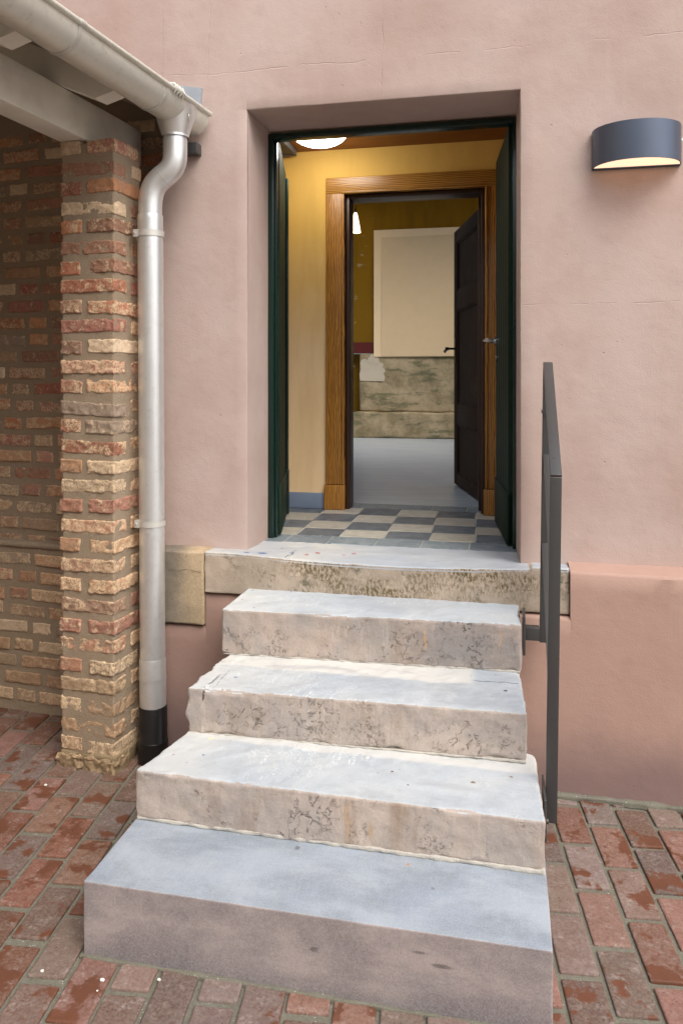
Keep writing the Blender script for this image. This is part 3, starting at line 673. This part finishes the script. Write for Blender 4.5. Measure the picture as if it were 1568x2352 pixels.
# ------------------------------------------------------------------ far room
mb = MB()
X0, X1, Y0, Y1, Z1 = -4.6, 3.2, 1.45, 6.95, 4.6
mb.add([(X0, Y0, .857), (X1, Y0, .857), (X1, Y1, .857), (X0, Y1, .857)], [(0, 1, 2, 3)])
mb.box(-.911, -.139, 1.441, 1.46, .80, .8605)
hp('room_floor', mb, M['bluefloor'], 'smooth blue grey poured floor', smooth=False)
mb = MB(); mb.box(X0 - .1, X1 + .1, Y0, 2.3, Z1, Z1 + .1); mb.box(X0 - .1, X1 + .1, 5.3, Y1 + .1, Z1, Z1 + .1); mb.box(X0 - .1, -3.6, 2.3, 5.3, Z1, Z1 + .1); mb.box(1.8, X1 + .1, 2.3, 5.3, Z1, Z1 + .1)  # middle of the ceiling left open, added to let sky brighten the room
mb.box(X0, -1.0, 1.441, 1.56, .82, Z1); mb.box(-.054, X1, 1.441, 1.56, .82, Z1); mb.box(-1.0, -.054, 1.441, 1.56, 2.80, Z1)
# side walls with unseen window openings, added to let more sky light in
for xx in ((X0 - .1, X0), (X1, X1 + .1)):
    mb.box(*xx, 1.441, 2.2, .8, Z1); mb.box(*xx, 3.6, 4.3, .8, Z1); mb.box(*xx, 5.8, Y1, .8, Z1); mb.box(*xx, 2.2, 3.6, .8, 1.6); mb.box(*xx, 2.2, 3.6, 4.0, Z1); mb.box(*xx, 4.3, 5.8, .8, 1.6); mb.box(*xx, 4.3, 5.8, 4.0, Z1)
hp('room_wall', mb, M['interior'], smooth=False)
mb = MB(); YB = 6.74
mb.box(X0, X1, YB + .02, Y1, 2.115, Z1); mb.box(X0, -1.9, YB + .16, Y1, .86, 1.97)
hp('ochre_wall', mb, M['ochre'], 'dim ochre yellow wall of the far room', smooth=False)
mb = MB(); mb.box(-4.6, -1.70, YB + .01, YB + .16, 1.975, 2.12); hp('red_band', mb, M['redband'], 'dark red painted band', smooth=False)
mb = MB(); V, F = rbox(-1.90, X1, YB, YB + .2, 1.198, 1.968, .05, .02, .02, .01, 4, 12, 4); mb.add(V, F)
V, F = rbox(-1.985, X1, YB - .10, YB + .2, .858, 1.195, .04, .02, .03, .02, 6, 14, 6); mb.add(V, F)
hp('old_plaster_wall', mb, M['roomold'], 'damp stained bare plaster and stone ledge of the far room')
mb = MB(); mb.box(-1.70, X1 - .6, YB - .02, YB + .015, 1.925, 3.60); mb.box(-1.60, X1 - .7, YB - .028, YB - .0205, 1.93, 3.50, m=1)
hp('white_panel', mb, [M['screen'], M['screenin']], 'large pale panel on the far wall', smooth=False)
mb = MB(); pp = [(-1.885, 1.61), (-1.80, 1.605), (-1.565, 1.60), (-1.555, 1.66), (-1.575, 1.70), (-1.545, 1.74), (-1.585, 1.79), (-1.575, 1.83), (-1.63, 1.86), (-1.64, 1.91), (-1.69, 1.925), (-1.70, 1.96), (-1.745, 1.955), (-1.755, 1.92), (-1.775, 1.925), (-1.785, 1.885), (-1.83, 1.90), (-1.865, 1.885), (-1.885, 1.85), (-1.875, 1.76), (-1.895, 1.70)]
mb.prism(pp, lambda p, q, dd: (p, dd, q), YB - .012, YB + .03); hp('white_patch', mb, M['whitepl'], 'torn patch of white plaster', smooth=False)

# ------------------------------------------------------------------ lamps
def dome(cx, cy, cz, r, h, n=40, k=10, down=True):
    V = []; F = []
    for i in range(k + 1):
        t = math.pi / 2 * i / k
        for j in range(n):
            a_ = 2 * math.pi * j / n; V.append((cx + r * math.cos(t) * math.cos(a_), cy + r * math.cos(t) * math.sin(a_), cz - h * math.sin(t)))
    for i in range(k):
        for j in range(n): q = (j + 1) % n; F.append((i * n + j, (i + 1) * n + j, (i + 1) * n + q, i * n + q))
    return V, F
cl = thing('ceiling_lamp', 'lit white glass dome lamp on the passage ceiling', 'lamp', (-1.0, .80, 3.02))
mb = MB(); mb.add(*dome(-1.0, .80, 3.005, .158, .080)); mk('glass_dome', mb, M['dome'], cl)
mb = MB(); mb.tube([(-1.0, .80, 3.019), (-1.0, .80, 3.0)], .172, 40); mk('ceiling_plate', mb, M['smoke'], cl, auto=30)
sm = thing('smoke_alarm', 'small pale round smoke alarm on the passage ceiling by the right door leaf', 'smoke alarm', (-.14, .86, 3.02))
mb = MB(); mb.tube([(-.14, .86, 3.019), (-.14, .86, 3.0), (-.14, .86, 2.992)], [.05, .048, .03], 28); mk('housing', mb, M['smoke'], sm, auto=30)
mb = MB(); mb.tube([(-.14, .86, 2.9915), (-.14, .86, 2.986)], [.012, .01], 16); mk('sensor', mb, M['boxgrey'], sm, auto=30)
bxo = thing('ceiling_hatch', 'grey hatch with a pale rim in the left corner of the passage ceiling', 'hatch', (-1.32, 1.0, 3.0))
mb = MB(); mb.box(-1.436, -1.245, .80, 1.14, 2.995, 3.0185); mk('panel', mb, M['boxgrey'], bxo, smooth=False)
mb = MB(); mb.box(-1.244, -1.226, .80, 1.155, 2.985, 3.0185); mb.box(-1.436, -1.245, 1.141, 1.157, 2.985, 3.0185); mk('rim', mb, M['boxgrey'], bxo, smooth=False)
pl = thing('pendant_lamp', 'small lit cone shaped pendant lamp in the far room', 'lamp', (-1.93, 6.3, 3.45))
mb = MB(); px_, py_ = -1.865, 6.3
mb.tube([(px_, py_, 3.755), (px_, py_, 3.74), (px_, py_, 3.60), (px_, py_, 3.50)], [.012, .022, .05, .066], 24, cap=False); mk('glass_shade', mb, M['pend'], pl)
mb = MB(); mb.tube([(px_, py_, 3.752), (px_, py_, 3.80)], [.016, .012], 12); mb.tube([(px_, py_, 3.80), (px_, py_, 4.6)], .004, 8); mk('cord', mb, M['iron'], pl)
# wall lamp: half elliptical drum
wlp = thing('wall_lamp', 'dark grey half round wall lamp with a lit underside', 'lamp', (.518, 0, 2.505))
cx, rx, ry, zb_, zt_ = .518, .171, .150, 2.505, 2.657
def half(r1, r2, n=40): return [(cx - r1 * math.cos(math.pi * i / n), -.004 - r2 * math.sin(math.pi * i / n) ** .92) for i in range(n + 1)]
mb = MB(); O = half(rx, ry); I_ = half(rx - .005, ry - .005); n = len(O)
V = [(x, y, zb_) for x, y in O] + [(x, y, zt_) for x, y in O] + [(x, y, zb_) for x, y in I_] + [(x, y, zt_ - .004) for x, y in I_]
F = []
for i in range(n - 1):
    F += [(i, i + 1, n + i + 1, n + i), (2 * n + i + 1, 2 * n + i, 3 * n + i, 3 * n + i + 1), (i + 1, i, 2 * n + i, 2 * n + i + 1)]
F.append(tuple(range(n, 2 * n))); mb.add(V, F); mk('housing', mb, M['lampmetal'], wlp, auto=35)
mb = MB(); mb.box(cx - rx + .002, cx + rx - .002, -.0085, -.0002, zb_ - .003, zt_ - .006); mb.box(cx - rx + .006, cx + rx - .006, -.018, -.009, zb_ - .002, zb_ + .010, b=.002); mk('back_plate', mb, M['lampmetal'], wlp, smooth=False)
mb = MB(); G = half(rx - .0056, ry - .0056); mb.add([(x, y - .0, zb_ + .006) for x, y in G] + [(x, y, zb_ + .002) for x, y in G], [tuple(range(n))] + [tuple(range(n, 2 * n))[::-1]] + [(i, n + i, n + (i + 1) % n, (i + 1) % n) for i in range(n)]); mk('glass_diffuser', mb, M['diff'], wlp, smooth=False)
for x_, s_ in ((cx - rx + .012, -1), (cx + rx - .003, 1)):
    mb = MB(); mb.tube([(x_ + .002, -.042 if s_ < 0 else -.03, 2.60), (x_ - .004 * (1 if s_ < 0 else -1), -.048 if s_ < 0 else -.034, 2.60)], .0055, 12); mk('screw', mb, M['screw'], wlp, auto=30)

# ------------------------------------------------------------------ steps
def step(x0, x1, y0, y1, z0, z1, seed, r, chip, amp, mats, label, h=.010, xf=None, cf=10):
    V, F = rbox(x0, x1, y0, y1, z0, z1, h, r, chip, amp, 22, seed, cf)
    cen = V[F].mean(1); topm = (cen[:, 2] > z1 - .006)
    nrm = np.cross(V[F[:, 1]] - V[F[:, 0]], V[F[:, 3]] - V[F[:, 0]]); nrm /= np.maximum(np.linalg.norm(nrm, axis=1), 1e-12)[:, None]
    topm = nrm[:, 2] > .80
    if xf: V = xf(V)
    mb = MB(); mb.v = [V]; mb.n = len(V); mb.c = [np.ones((len(V), 4))]; mb.f = [tuple(map(int, f)) for f in F]; mb.m = [1 if t else 0 for t in topm]
    base = ((x0 + x1) / 2, y0, z0)
    return tag(mk('stone_step', mb, mats, None, True, loc=base), label, 'step', 'stone steps up to the door')
def lerp_xf(xl0, xl1, xr0, xr1, yl, yr, y0, y1, x0, x1, zf=None):
    def f(V):
        u = (V[:, 0] - x0) / (x1 - x0); t = np.clip((V[:, 1] - y0) / (y1 - y0), 0, 1)
        xl = xl0 + (xl1 - xl0) * t; xr = xr0 + (xr1 - xr0) * t
        V = V.copy(); V[:, 0] = xl + (xr - xl) * u; V[:, 1] += (yl + (yr - yl) * u) * (1 - t)
        if zf is not None: V[:, 2] += zf(u, t) * (V[:, 2] > V[:, 2].mean())
        return V
    return f
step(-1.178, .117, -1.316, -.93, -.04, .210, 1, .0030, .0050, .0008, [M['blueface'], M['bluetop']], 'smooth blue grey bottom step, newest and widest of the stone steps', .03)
step(-1.178, .114, -1.000, -.60, .2105, .367, 2, .007, .020, .004, [M['riser'], M['tread']], 'second stone step from the ground, a worn pale slab with a chipped front edge', .009,
     lerp_xf(-1.178, -1.10, .114, .100, -.003, -.012, -1.0, -.60, -1.178, .114, lambda u, t: .004 - .008 * u - .010 * t * 0), 9)
step(-1.126, .072, -.714, -.24, .3685, .530, 3, .008, .022, .005, [M['riser'], M['tread']], 'third stone step from the ground with a ragged broken left end', .009,
     lambda V: lerp_xf(-1.126, -1.09, .072, .05, .0, .034, -.714, -.24, -1.126, .072)(V) + np.stack([np.where(V[:, 0] < -1.07, fbm(V, 17, 4, 91) * .034 + .004, 0) * 1., V[:, 0] * 0, V[:, 0] * 0], 1), 10)
step(-1.123, .061, -.369, -.03, .5315, .711, 4, .008, .018, .004, [M['riser_rough'], M['tread']], 'uppermost of the separate stone steps, its face deeply pitted', .009,
     lerp_xf(-1.123, -1.095, .061, .05, .0, .05, -.369, -.03, -1.123, .061, lambda u, t: .018 * t * 1.3), 11)
# mortar bed lines between the steps
mb = MB()
for x0, x1, ya, yb, z in ((-1.172, .112, -1.004, -1.016, .2105), (-1.12, .066, -.719, -.688, .367), (-1.118, .055, -.374, -.324, .530)):
    hh = .012 if z < .3 else .006
    V, F = rbox(x0, x1, 0 if z < .3 else .004, .03, -.001, hh, .010, .004, .003, .006, 45, 7, 30)
    u = (V[:, 0] - x0) / (x1 - x0); V[:, 1] += ya + (yb - ya) * u + .0; V[:, 2] += z; mb.add(V, F)
bm_ = tag(mk('mortar_bed', mb, mortar('pale_mortar', lin(166, 163, 156), lin(184, 180, 172)), loc=(-.5, -.7, .2)), 'pale mortar lines bedding the stone steps on one another', 'mortar', kind='stuff')

# ------------------------------------------------------------------ handrail
hr = thing('handrail', 'dark steel handrail with two lower rails beside the steps', 'handrail', (.14, -.8, .245))
def rx_(z): return .1255 + .0135 * (z - .4)
def bar(p0, p1, wd, th, mat, name, parent=hr):
    """flat bar from p0 to p1: wd across x, th across its own thin direction (p = left edge, mid thickness)"""
    p0, p1 = Vector(p0), Vector(p1); t = (p1 - p0).normalized(); xx = Vector((1, 0, 0)); nn_ = t.cross(xx).normalized()
    V, F = rbox(0, wd, 0, (p1 - p0).length, -th / 2, th / 2, None, .0015)
    V = np.array([p0 + xx * v[0] + t * v[1] + nn_ * v[2] for v in V]); mb = MB(); mb.add(V, F); return mk(name, mb, mat, parent, auto=30)
yf, ybk, W_ = -.80, -.24, .036
bar((rx_(.245), yf, .245), (rx_(1.33), yf, 1.335), W_, .012, M['steel'], 'post'); bar((rx_(.625), ybk, .625), (rx_(1.69), ybk, 1.690), W_, .012, M['steel'], 'post')
bar((rx_(1.344), yf - .006, 1.340), (rx_(1.70), ybk + .006, 1.706), W_, .010, M['steel'], 'top_rail')
for z0, z1 in ((.993, 1.353), (.651, 1.011)): bar((rx_(z0) + .004, yf + .007, z0 + .002), (rx_(z1) + .004, ybk - .007, z1 - .002), .027, .010, M['steel'], 'rail')
mb = MB(); mb.box(.076, .1285, -.252, -.212, .632, .682, b=.002); mb.box(.0655, .0758, -.29, -.17, .585, .735, b=.002); mk('bracket', mb, M['steel'], hr, auto=30)
mb = MB(); mb.box(.1155, .1235, -.88, -.72, .225, .355, b=.002); mb.box(.1236, .129, -.815, -.785, .26, .30); mb.tube([(.1236, -.85, .275), (.131, -.85, .275)], .008, 10); mb.tube([(.1236, -.75, .32), (.131, -.75, .32)], .008, 10); mk('bracket', mb, M['steel'], hr, auto=30)
mb = MB(); mb.tube([(rx_(1.5) - .004, ybk, 1.52), (rx_(1.5) - .0005, ybk, 1.52)], .008, 12); mb.tube([(rx_(1.5) + .012, ybk - .0065, 1.51), (rx_(1.5) + .012, ybk - .010, 1.51)], .008, 12); mk('bolt', mb, M['steel'], hr, auto=30)

# ------------------------------------------------------------------ unseen courtyard building and left wing, added to block sky light
sky_blk = thing('sky_blocking_building', 'plain unseen building and left wing, added to block sky light over the courtyard', 'building', (0, -11, 0))
mb = MB(); mb.box(-4.6, 12, -14, -11, -.06, 6.); mb.box(-7.5, -4.6, -14, .6, -.06, 8.5); mk('wall', mb, M['interior'], sky_blk, smooth=False)
mb = MB(); mb.box(-4.599, 12.3, -14.3, -10.7, 6.001, 6.25); mk('roof', mb, M['roof'], sky_blk, smooth=False)  # roof of the added sky-blocking building

# ------------------------------------------------------------------ brick porch
O = np.array([-1.61, -.345]); tu = np.array([math.sin(R(5.3)), math.cos(R(5.3))]); nu = np.array([tu[1], -tu[0]])
def axf(V):
    V = np.asarray(V, float); return np.stack([O[0] + nu[0] * V[:, 0] + tu[0] * V[:, 1], O[1] + nu[1] * V[:, 0] + tu[1] * V[:, 1], V[:, 2]], 1)
AP = lambda s, t, z: tuple(axf([[s, t, z]])[0])
porch = thing('brick_porch', 'old brick porch with a timber beam left of the doorway', 'porch', AP(-.13, .1, -.02))
bc = [lin(184, 112, 88), lin(190, 126, 108), lin(224, 200, 172), lin(186, 122, 84), lin(176, 110, 82), lin(194, 138, 98), lin(178, 146, 116), lin(152, 134, 116), lin(196, 154, 118), lin(166, 106, 80), lin(216, 190, 158), lin(156, 118, 98), lin(178, 108, 92), lin(200, 146, 104), lin(172, 124, 100), lin(160, 116, 92)]
def bcol(z, dark=1.):
    c = np.array(random.choice(bc)[:3]) * random.uniform(.75, 1.1) * dark
    if z < 1.3: c = c * .68 + np.array(lin(184, 158, 130)[:3]) * .32 * random.uniform(.8, 1.05)
    if z < .35: c = c * .5 + np.array(lin(172, 148, 114)[:3]) * .5
    w_ = random.random(); return (*c, w_)
def brk(mb, s0, s1, t0, t1, z0, z1, c, seed, h=.008, amp=.006):
    V, F = rbox(s0, s1, t0, t1, z0, z1, h, .004, .013, amp, 55, seed, 40)
    V[:, 2] += (V[:, 0] - s0) * random.gauss(0, .02) + random.uniform(-.003, .003); mb.add(axf(V), F, c, m=1)
mb = MB(); CH = .0852
def core(s0, s1, t0, t1, z0, z1, h=.02, m=0, amp=.004, seed=3):
    V, F = rbox(s0, s1, t0, t1, z0, z1, h, .008, .006, amp, 9, seed, 7); mb.add(axf(V), F, m=m)
core(-.264, -.0035, .0035, .206, -.05, 2.655)
core(-.27, .008, -.006, .21, -.06, .05, .012, 2, .03, 6)
for s0_, s1_ in ((-.278, -.15), (-.14, .012)): brk(mb, s0_, s1_, -.012, .09, -.03, .035, (*lin(150, 128, 96)[:3], .2), int(s1_ * 100) + 60, .008, .02)
nrow = 31; top = 2.662
for i in range(nrow):
    z1 = top - i * CH; z0 = z1 - .056; j = lambda: random.uniform(-.003, .003); sd_ = i * 7
    fl = random.gauss(0, .0015)
    if z0 < -.03: continue
    if i % 2 == 0:
        w1 = .105 + random.uniform(-.006, .006)
        brk(mb, -.268 + fl, -.268 + w1, -.001 + j(), .10, z0, z1, bcol(z0), sd_); cc = bcol(z0)
        brk(mb, -.128 + random.uniform(-.012, .012), .001 + j(), -.001 + j(), .186 + j() * 2, z0, z1, cc, sd_ + 1)
        brk(mb, -.25, -.14, .11, .20, z0, z1, bcol(z0), sd_ + 5, .02)
    else:
        brk(mb, -.267 + fl, .0 + j(), j(), .092 + j() * 2, z0, z1, bcol(z0), sd_ + 2); brk(mb, -.10, .0 + j(), .132 + j(), .208, z0, z1, bcol(z0), sd_ + 3)
        brk(mb, -.262, -.12, .11, .208, z0, z1, bcol(z0), sd_ + 6, .02)
pil = mk('pillar', mb, [M['mortar'], M['brick'], M['sandmortar']], porch, auto=60); pil['label'] = 'square brick pillar under the beam'
# end wall with plinth
mb = MB(); TW, TP = .455, .400
core(-2.6, .10, TW + .005, TW + .30, -.05, 4.3, .12, 0, .004, 4); core(-2.6, .10, TP + .006, TP + .1, -.05, .80, .06, 0, .006, 5)
for i in range(44):
    z1 = top - .02 - i * CH + 1.02; z0 = z1 - .056
    if z0 < -.04: continue
    low = z1 < .83; t = TP if low else TW
    s = .105 + random.uniform(-.1, 0) - (0 if i % 2 else .06); k = 0
    while s > -2.45:
        ln = random.choice([.215, .215, .105]) if i % 3 else (.215 if k % 2 else .105); s0 = s - ln
        if z1 < 2.9:
            near = s > -1.6
            brk(mb, s0, min(s, .10), t + random.uniform(-.004, .004), t + .06, z0, z1, bcol(z0 + .0), i * 50 + k, .011 if near else .03, .004)
        s = s0 - .026 - random.uniform(0, .012); k += 1
V, F = rbox(-2.5, .1, TP - .004, TW + .03, .795, .825, .03, .012, .008, .005, 12, 66, 12); mb.add(axf(V), F, m=2)
ew = mk('end_wall', mb, [M['mortar'], M['brickback'], M['mortar']], porch, auto=60); ew['label'] = 'shaded brick wall closing the end of the porch'
# unseen side wall, added to cast shade inside the porch
mb = MB(); mb.box(-4.55, -4.2, -6, .6, -.05, 4.6); sw = mk('added_side_wall', mb, M['interior'], porch, smooth=False)
sw.data.materials.clear(); sw.data.materials.append(M['mortar'])
# timber
mb = MB(); V, F = rbox(-.270, -.143, -4.0, .44, 2.668, 2.838, .25, .004, 0, .0008, 5, 3); mb.add(axf(V), F); mk('beam', mb, M['greyboard'], porch, auto=40)
sl = math.tan(R(24))
zbt = lambda s: 2.839 - (s + .143) * sl
for t in [-.155 - .545 * k for k in range(7)]:
    mb = MB(); poly = [(-2.4, zbt(-2.4)), (.045, zbt(.045)), (.125, zbt(.125) + .055), (.125, zbt(.125) + .118), (-2.4, zbt(-2.4) + .118)]
    mb.prism(poly, lambda p, q, dd: AP(p, dd, q), t - .04, t + .04); mk('rafter', mb, M['greyboard'], porch, smooth=False)
mb = MB()
nb = 12; 
for k in range(16):
    s1 = .15 - k * .165; s0 = s1 - .163
    mb.prism([(s0, zbt(s0) + .120), (s1, zbt(s1) + .120), (s1, zbt(s1) + .138), (s0, zbt(s0) + .138)], lambda p, q, dd: AP(p, dd, q), -4.2, .34 if s1 > .0 else .45)
mk('roof_boards', mb, M['soffit'], porch, smooth=False)
mb = MB(); mb.prism([(-2.6, zbt(-2.6) + .141), (.14, zbt(.14) + .141), (.14, zbt(.14) + .175), (-2.6, zbt(-2.6) + .175)], lambda p, q, dd: AP(p, dd, q), -4.25, .33)
mk('roof', mb, M['roof'], porch, smooth=False)
# ------------------------------------------------------------------ gutter
gut = thing('rain_gutter', 'half round zinc gutter along the porch eave', 'gutter', AP(.19, .3, 2.75))
GC, GR, GZ = .190, .082, 2.838; T0, T1 = -4.0, .335
def arcs(r0, a0_=180, a1_=360, n=24): return [(GC + r0 * math.cos(R(a0_ + (a1_ - a0_) * i / n)), GZ + r0 * math.sin(R(a0_ + (a1_ - a0_) * i / n)) * 1.08) for i in range(n + 1)]
def trough(mb, r, t0, t1, th=.002, a0_=180, a1_=360, nt=2):
    A = arcs(r, a0_, a1_); B = arcs(r - th, a0_, a1_); n = len(A); ts = np.linspace(t0, t1, nt); V = []; F = []
    for t in ts: V += [AP(s, t, z) for s, z in A] + [AP(s, t, z) for s, z in B]
    for k in range(nt - 1):
        o, p = k * 2 * n, (k + 1) * 2 * n
        for i in range(n - 1): F += [(o + i, o + i + 1, p + i + 1, p + i), (o + n + i + 1, o + n + i, p + n + i, p + n + i + 1)]
    for o, fl_ in ((0, 0), ((nt - 1) * 2 * n, 1)):
        for i in range(n - 1): q_ = (o + i, o + n + i, o + n + i + 1, o + i + 1); F.append(q_ if not fl_ else q_[::-1])
    mb.add(V, F)
mb = MB(); trough(mb, GR, T0, T1, nt=12); n_ = 24
A = arcs(GR - .001); mb.add([AP(s, T1, z) for s, z in A] + [AP(s, T1 - .002, z) for s, z in A], [tuple(range(25)), tuple(range(25, 50))[::-1]])
mk('channel', mb, M['zincgutter'], gut, auto=50)
mb = MB(); mb.tube([AP(GC + GR + .004, T0, GZ + .004), AP(GC + GR + .004, T1 + .004, GZ + .004)], .0105, 14); mk('rolled_bead', mb, M['zincgutter'], gut, auto=50)
for t in (-.03, -.60, -1.5):
    mb = MB(); trough(mb, GR + .0035, t - .011, t + .011, .003); mk('solder_seam', mb, M['solder'], gut, auto=50)
for t in (-.60,):
    mb = MB(); mb.tube([AP(GC + GR + .004, t - .012, GZ + .004), AP(GC + GR + .004, t + .016, GZ + .004)], .0125, 14); mk('collar', mb, M['solder'], gut, auto=50)
mb = MB()
for k in range(4):
    t = -.0 + k * .022
    mb.tube([AP(GC + GR - .014, t, GZ + .024 - k * .002), AP(GC + GR + .010, t + .006, GZ + .022), AP(GC + GR + .018, t + .01, GZ + .0), AP(GC + GR + .004, t + .012, GZ - .016)], [.004, .006, .006, .004], 10)
mb.box(GC + GR - .02, GC + GR + .014, -.005, .07, GZ + .014, GZ + .022, axf, b=.002); mk('clip', mb, M['solder'], gut, auto=50)
# outlet funnel wrapping the trough
mb = MB(); FT = .175; V = []; F = []; rings = 12; nf = 40
for i in range(rings + 1):
    k = i / rings; z = GZ - .004 + (2.700 - (GZ - .004)) * k
    rt_ = .122 + (.057 - .122) * k ** .85; rs = .0885 + (.057 - .0885) * k ** 1.3
    for j in range(nf):
        a_ = 2 * math.pi * j / nf; V.append(AP(GC + rs * math.cos(a_), FT + rt_ * math.sin(a_), z - (0 if k > .0 else 0)))
for i in range(rings):
    for j in range(nf): q_ = (j + 1) % nf; F.append((i * nf + j, (i + 1) * nf + j, (i + 1) * nf + q_, i * nf + q_))
mb.add(V, F)
c_ = AP(GC, FT, 2.70); mb.tube([(c_[0], c_[1], 2.712), (c_[0], c_[1], 2.694)], .0585, 40, cap=False)
fu = mk('outlet_funnel', mb, M['zinc'], gut, auto=50)
mb = MB(); sx, sy, sz = AP(GC + .081, FT - .02, 2.785)  # small star of eight tapered rays on the funnel
for k in range(8):
    a_ = math.pi * k / 4; L_ = .026 if k % 2 == 0 else .016; cvec = (math.cos(a_) * .6, math.sin(a_))
    mb.tube([(sx - .004, sy, sz), (sx - .004 - .006 * 0, sy + cvec[0] * L_, sz + cvec[1] * L_)], [.0034, .0012], 6)
mk('ray_star', mb, M['solder'], fu)
# ------------------------------------------------------------------ downpipe
dp = thing('downpipe', 'zinc downpipe with a swan neck beside the brick pillar', 'downpipe', (-1.505, -.2, -.02))
cx0, cy0 = c_[0], c_[1]; pxx, pyy = -1.516, -.20; ctrl = []
pts = [(cx0, cy0, 2.706), (cx0, cy0, 2.64)]
b0, b1, b2, b3 = Vector((cx0, cy0, 2.63)), Vector((cx0 + .004, cy0, 2.50)), Vector((pxx, pyy, 2.56)), Vector((pxx, pyy, 2.40))
for i in range(15):
    t = i / 14; pts.append(tuple(b0 * (1 - t) ** 3 + b1 * 3 * t * (1 - t) ** 2 + b2 * 3 * t * t * (1 - t) + b3 * t ** 3))
pts.append((pxx, pyy, 2.335)); RP = .052
mb = MB(); mb.tube(pts, RP, 40, cap=False); sn = mk('swan_neck', mb, M['zinc'], dp, auto=60)
mb = MB(); mid = 9; v0 = Vector(pts[mid]); v1 = Vector(pts[mid + 1]); dd = (v1 - v0).normalized(); mb.tube([v0, v0 + dd * .004], RP + .0016, 40, cap=False); mk('seam', mb, M['solder'], sn)
mb = MB(); mb.tube([(pxx, pyy, 2.36), (pxx, pyy, 2.356), (pxx + .0, pyy, 2.34), (pxx + .011, pyy, .417)], [RP + .002, RP + .003, RP + .003, RP + .002], 40, cap=False); mk('pipe', mb, M['zinc'], dp, auto=60)
mb = MB(); mb.tube([(pxx + .011, pyy, .43), (pxx + .011, pyy, .425), (pxx + .013, pyy, .19)], [RP + .004, RP + .005, RP + .005], 40, cap=False); mb.tube([(pxx + .011, pyy, .345), (pxx + .011, pyy, .335)], RP + .0065, 40, cap=False); mk('pipe_sleeve', mb, M['zinc'], dp, auto=60)
mb = MB(); mb.tube([(pxx + .013, pyy, .222), (pxx + .013, pyy, .218), (pxx + .014, pyy, .075), (pxx + .014, pyy, .07)], [RP + .006, RP + .0085, RP + .009, RP + .012], 40, cap=False)
mb.tube([(pxx + .014, pyy, .07), (pxx + .014, pyy, .05), (pxx + .014, pyy, -.03)], [RP + .013, RP + .013, RP + .013], 40, cap=False); o = mk('drain_socket', mb, M['black'], dp, auto=50); o['label'] = 'black plastic drain socket at the pipe foot'
for z in (2.276, 1.017):
    mb = MB(); qx = pxx + .011 * (2.34 - z) / 1.92
    mb.tube([(qx, pyy, z + .013), (qx, pyy, z - .013)], RP + .0065, 40, cap=False); mb.tube([(qx, pyy, z + .013), (qx, pyy, z + .0125)], RP + .0085, 40, cap=False)
    aa = R(215); e1 = Vector((math.cos(aa), math.sin(aa), 0)); pr = Vector((qx, pyy, z)) + e1 * (RP + .004)
    mb.box(-.012, .012, -.016, .006, -.016, .016, lambda V: V + np.array(pr)); mb.tube([pr + Vector((-.002, -.006, 0)), pr + Vector((-.006, -.020, 0))], .005, 10)
    mb.tube([(qx - RP - .004, pyy + .01, z - .018), (-1.60, pyy + .04, z - .018)], .004, 8); mb.box(qx - RP - .012, qx - RP - .006, pyy - .008, pyy + .016, z - .026, z + .012)
    mk('pipe_clamp', mb, M['solder'], dp, auto=40)
# lead flashing and the dark bracket stub on the wall
mb = MB(); mb.prism([(-1.50, 3.0), (-1.355, 2.975), (-1.362, 2.885), (-1.375, 2.875), (-1.50, 2.915)], lambda p, q, dd_: (p, dd_, q), -.010, -.001)
mb.box(-1.50, -1.365, -.03, -.009, 2.885, 2.895); hp('lead_flashing', mb, M['lead'], 'grey lead flashing where the porch roof meets the wall', smooth=False)
mb = MB(); mb.box(-1.445, -1.36, -.055, .0, 2.665, 2.715, b=.003); hp('eave_stub', mb, M['steel'], 'dark painted batten end under the gutter', auto=30)
# small pale stones on the paving
for x, y, r, lb_ in ((-1.075, -1.395, .006, 'small white stone chip just in front of the left corner of the bottom step'), (-.925, -1.36, .005, 'small white stone chip close to the face of the bottom step'), (-1.07, -1.43, .003, 'tiniest white stone chip, in front of the bottom step'), (-1.83, -.50, .006, 'white stone chip on the paving near the foot of the brick pillar'), (-1.255, -1.40, .005, 'white stone chip on the paving left of the bottom step'), (-1.395, -1.53, .007, 'largest white stone chip, far left on the front paving')):
    V, F = rbox(x - r, x + r, y - r * .7, y + r * .7, 0, r * 1.1, r * .5, r * .5, r * .3, r * .2, 90, int(x * 1000) % 97, 60); V[:, 2] += gz(y)
    mb = MB(); mb.add(V, F); tag(mk('pebble', mb, M['pebble'], loc=(x, y, float(gz(y)))), lb_, 'pebble', 'white stone chips on the paving')
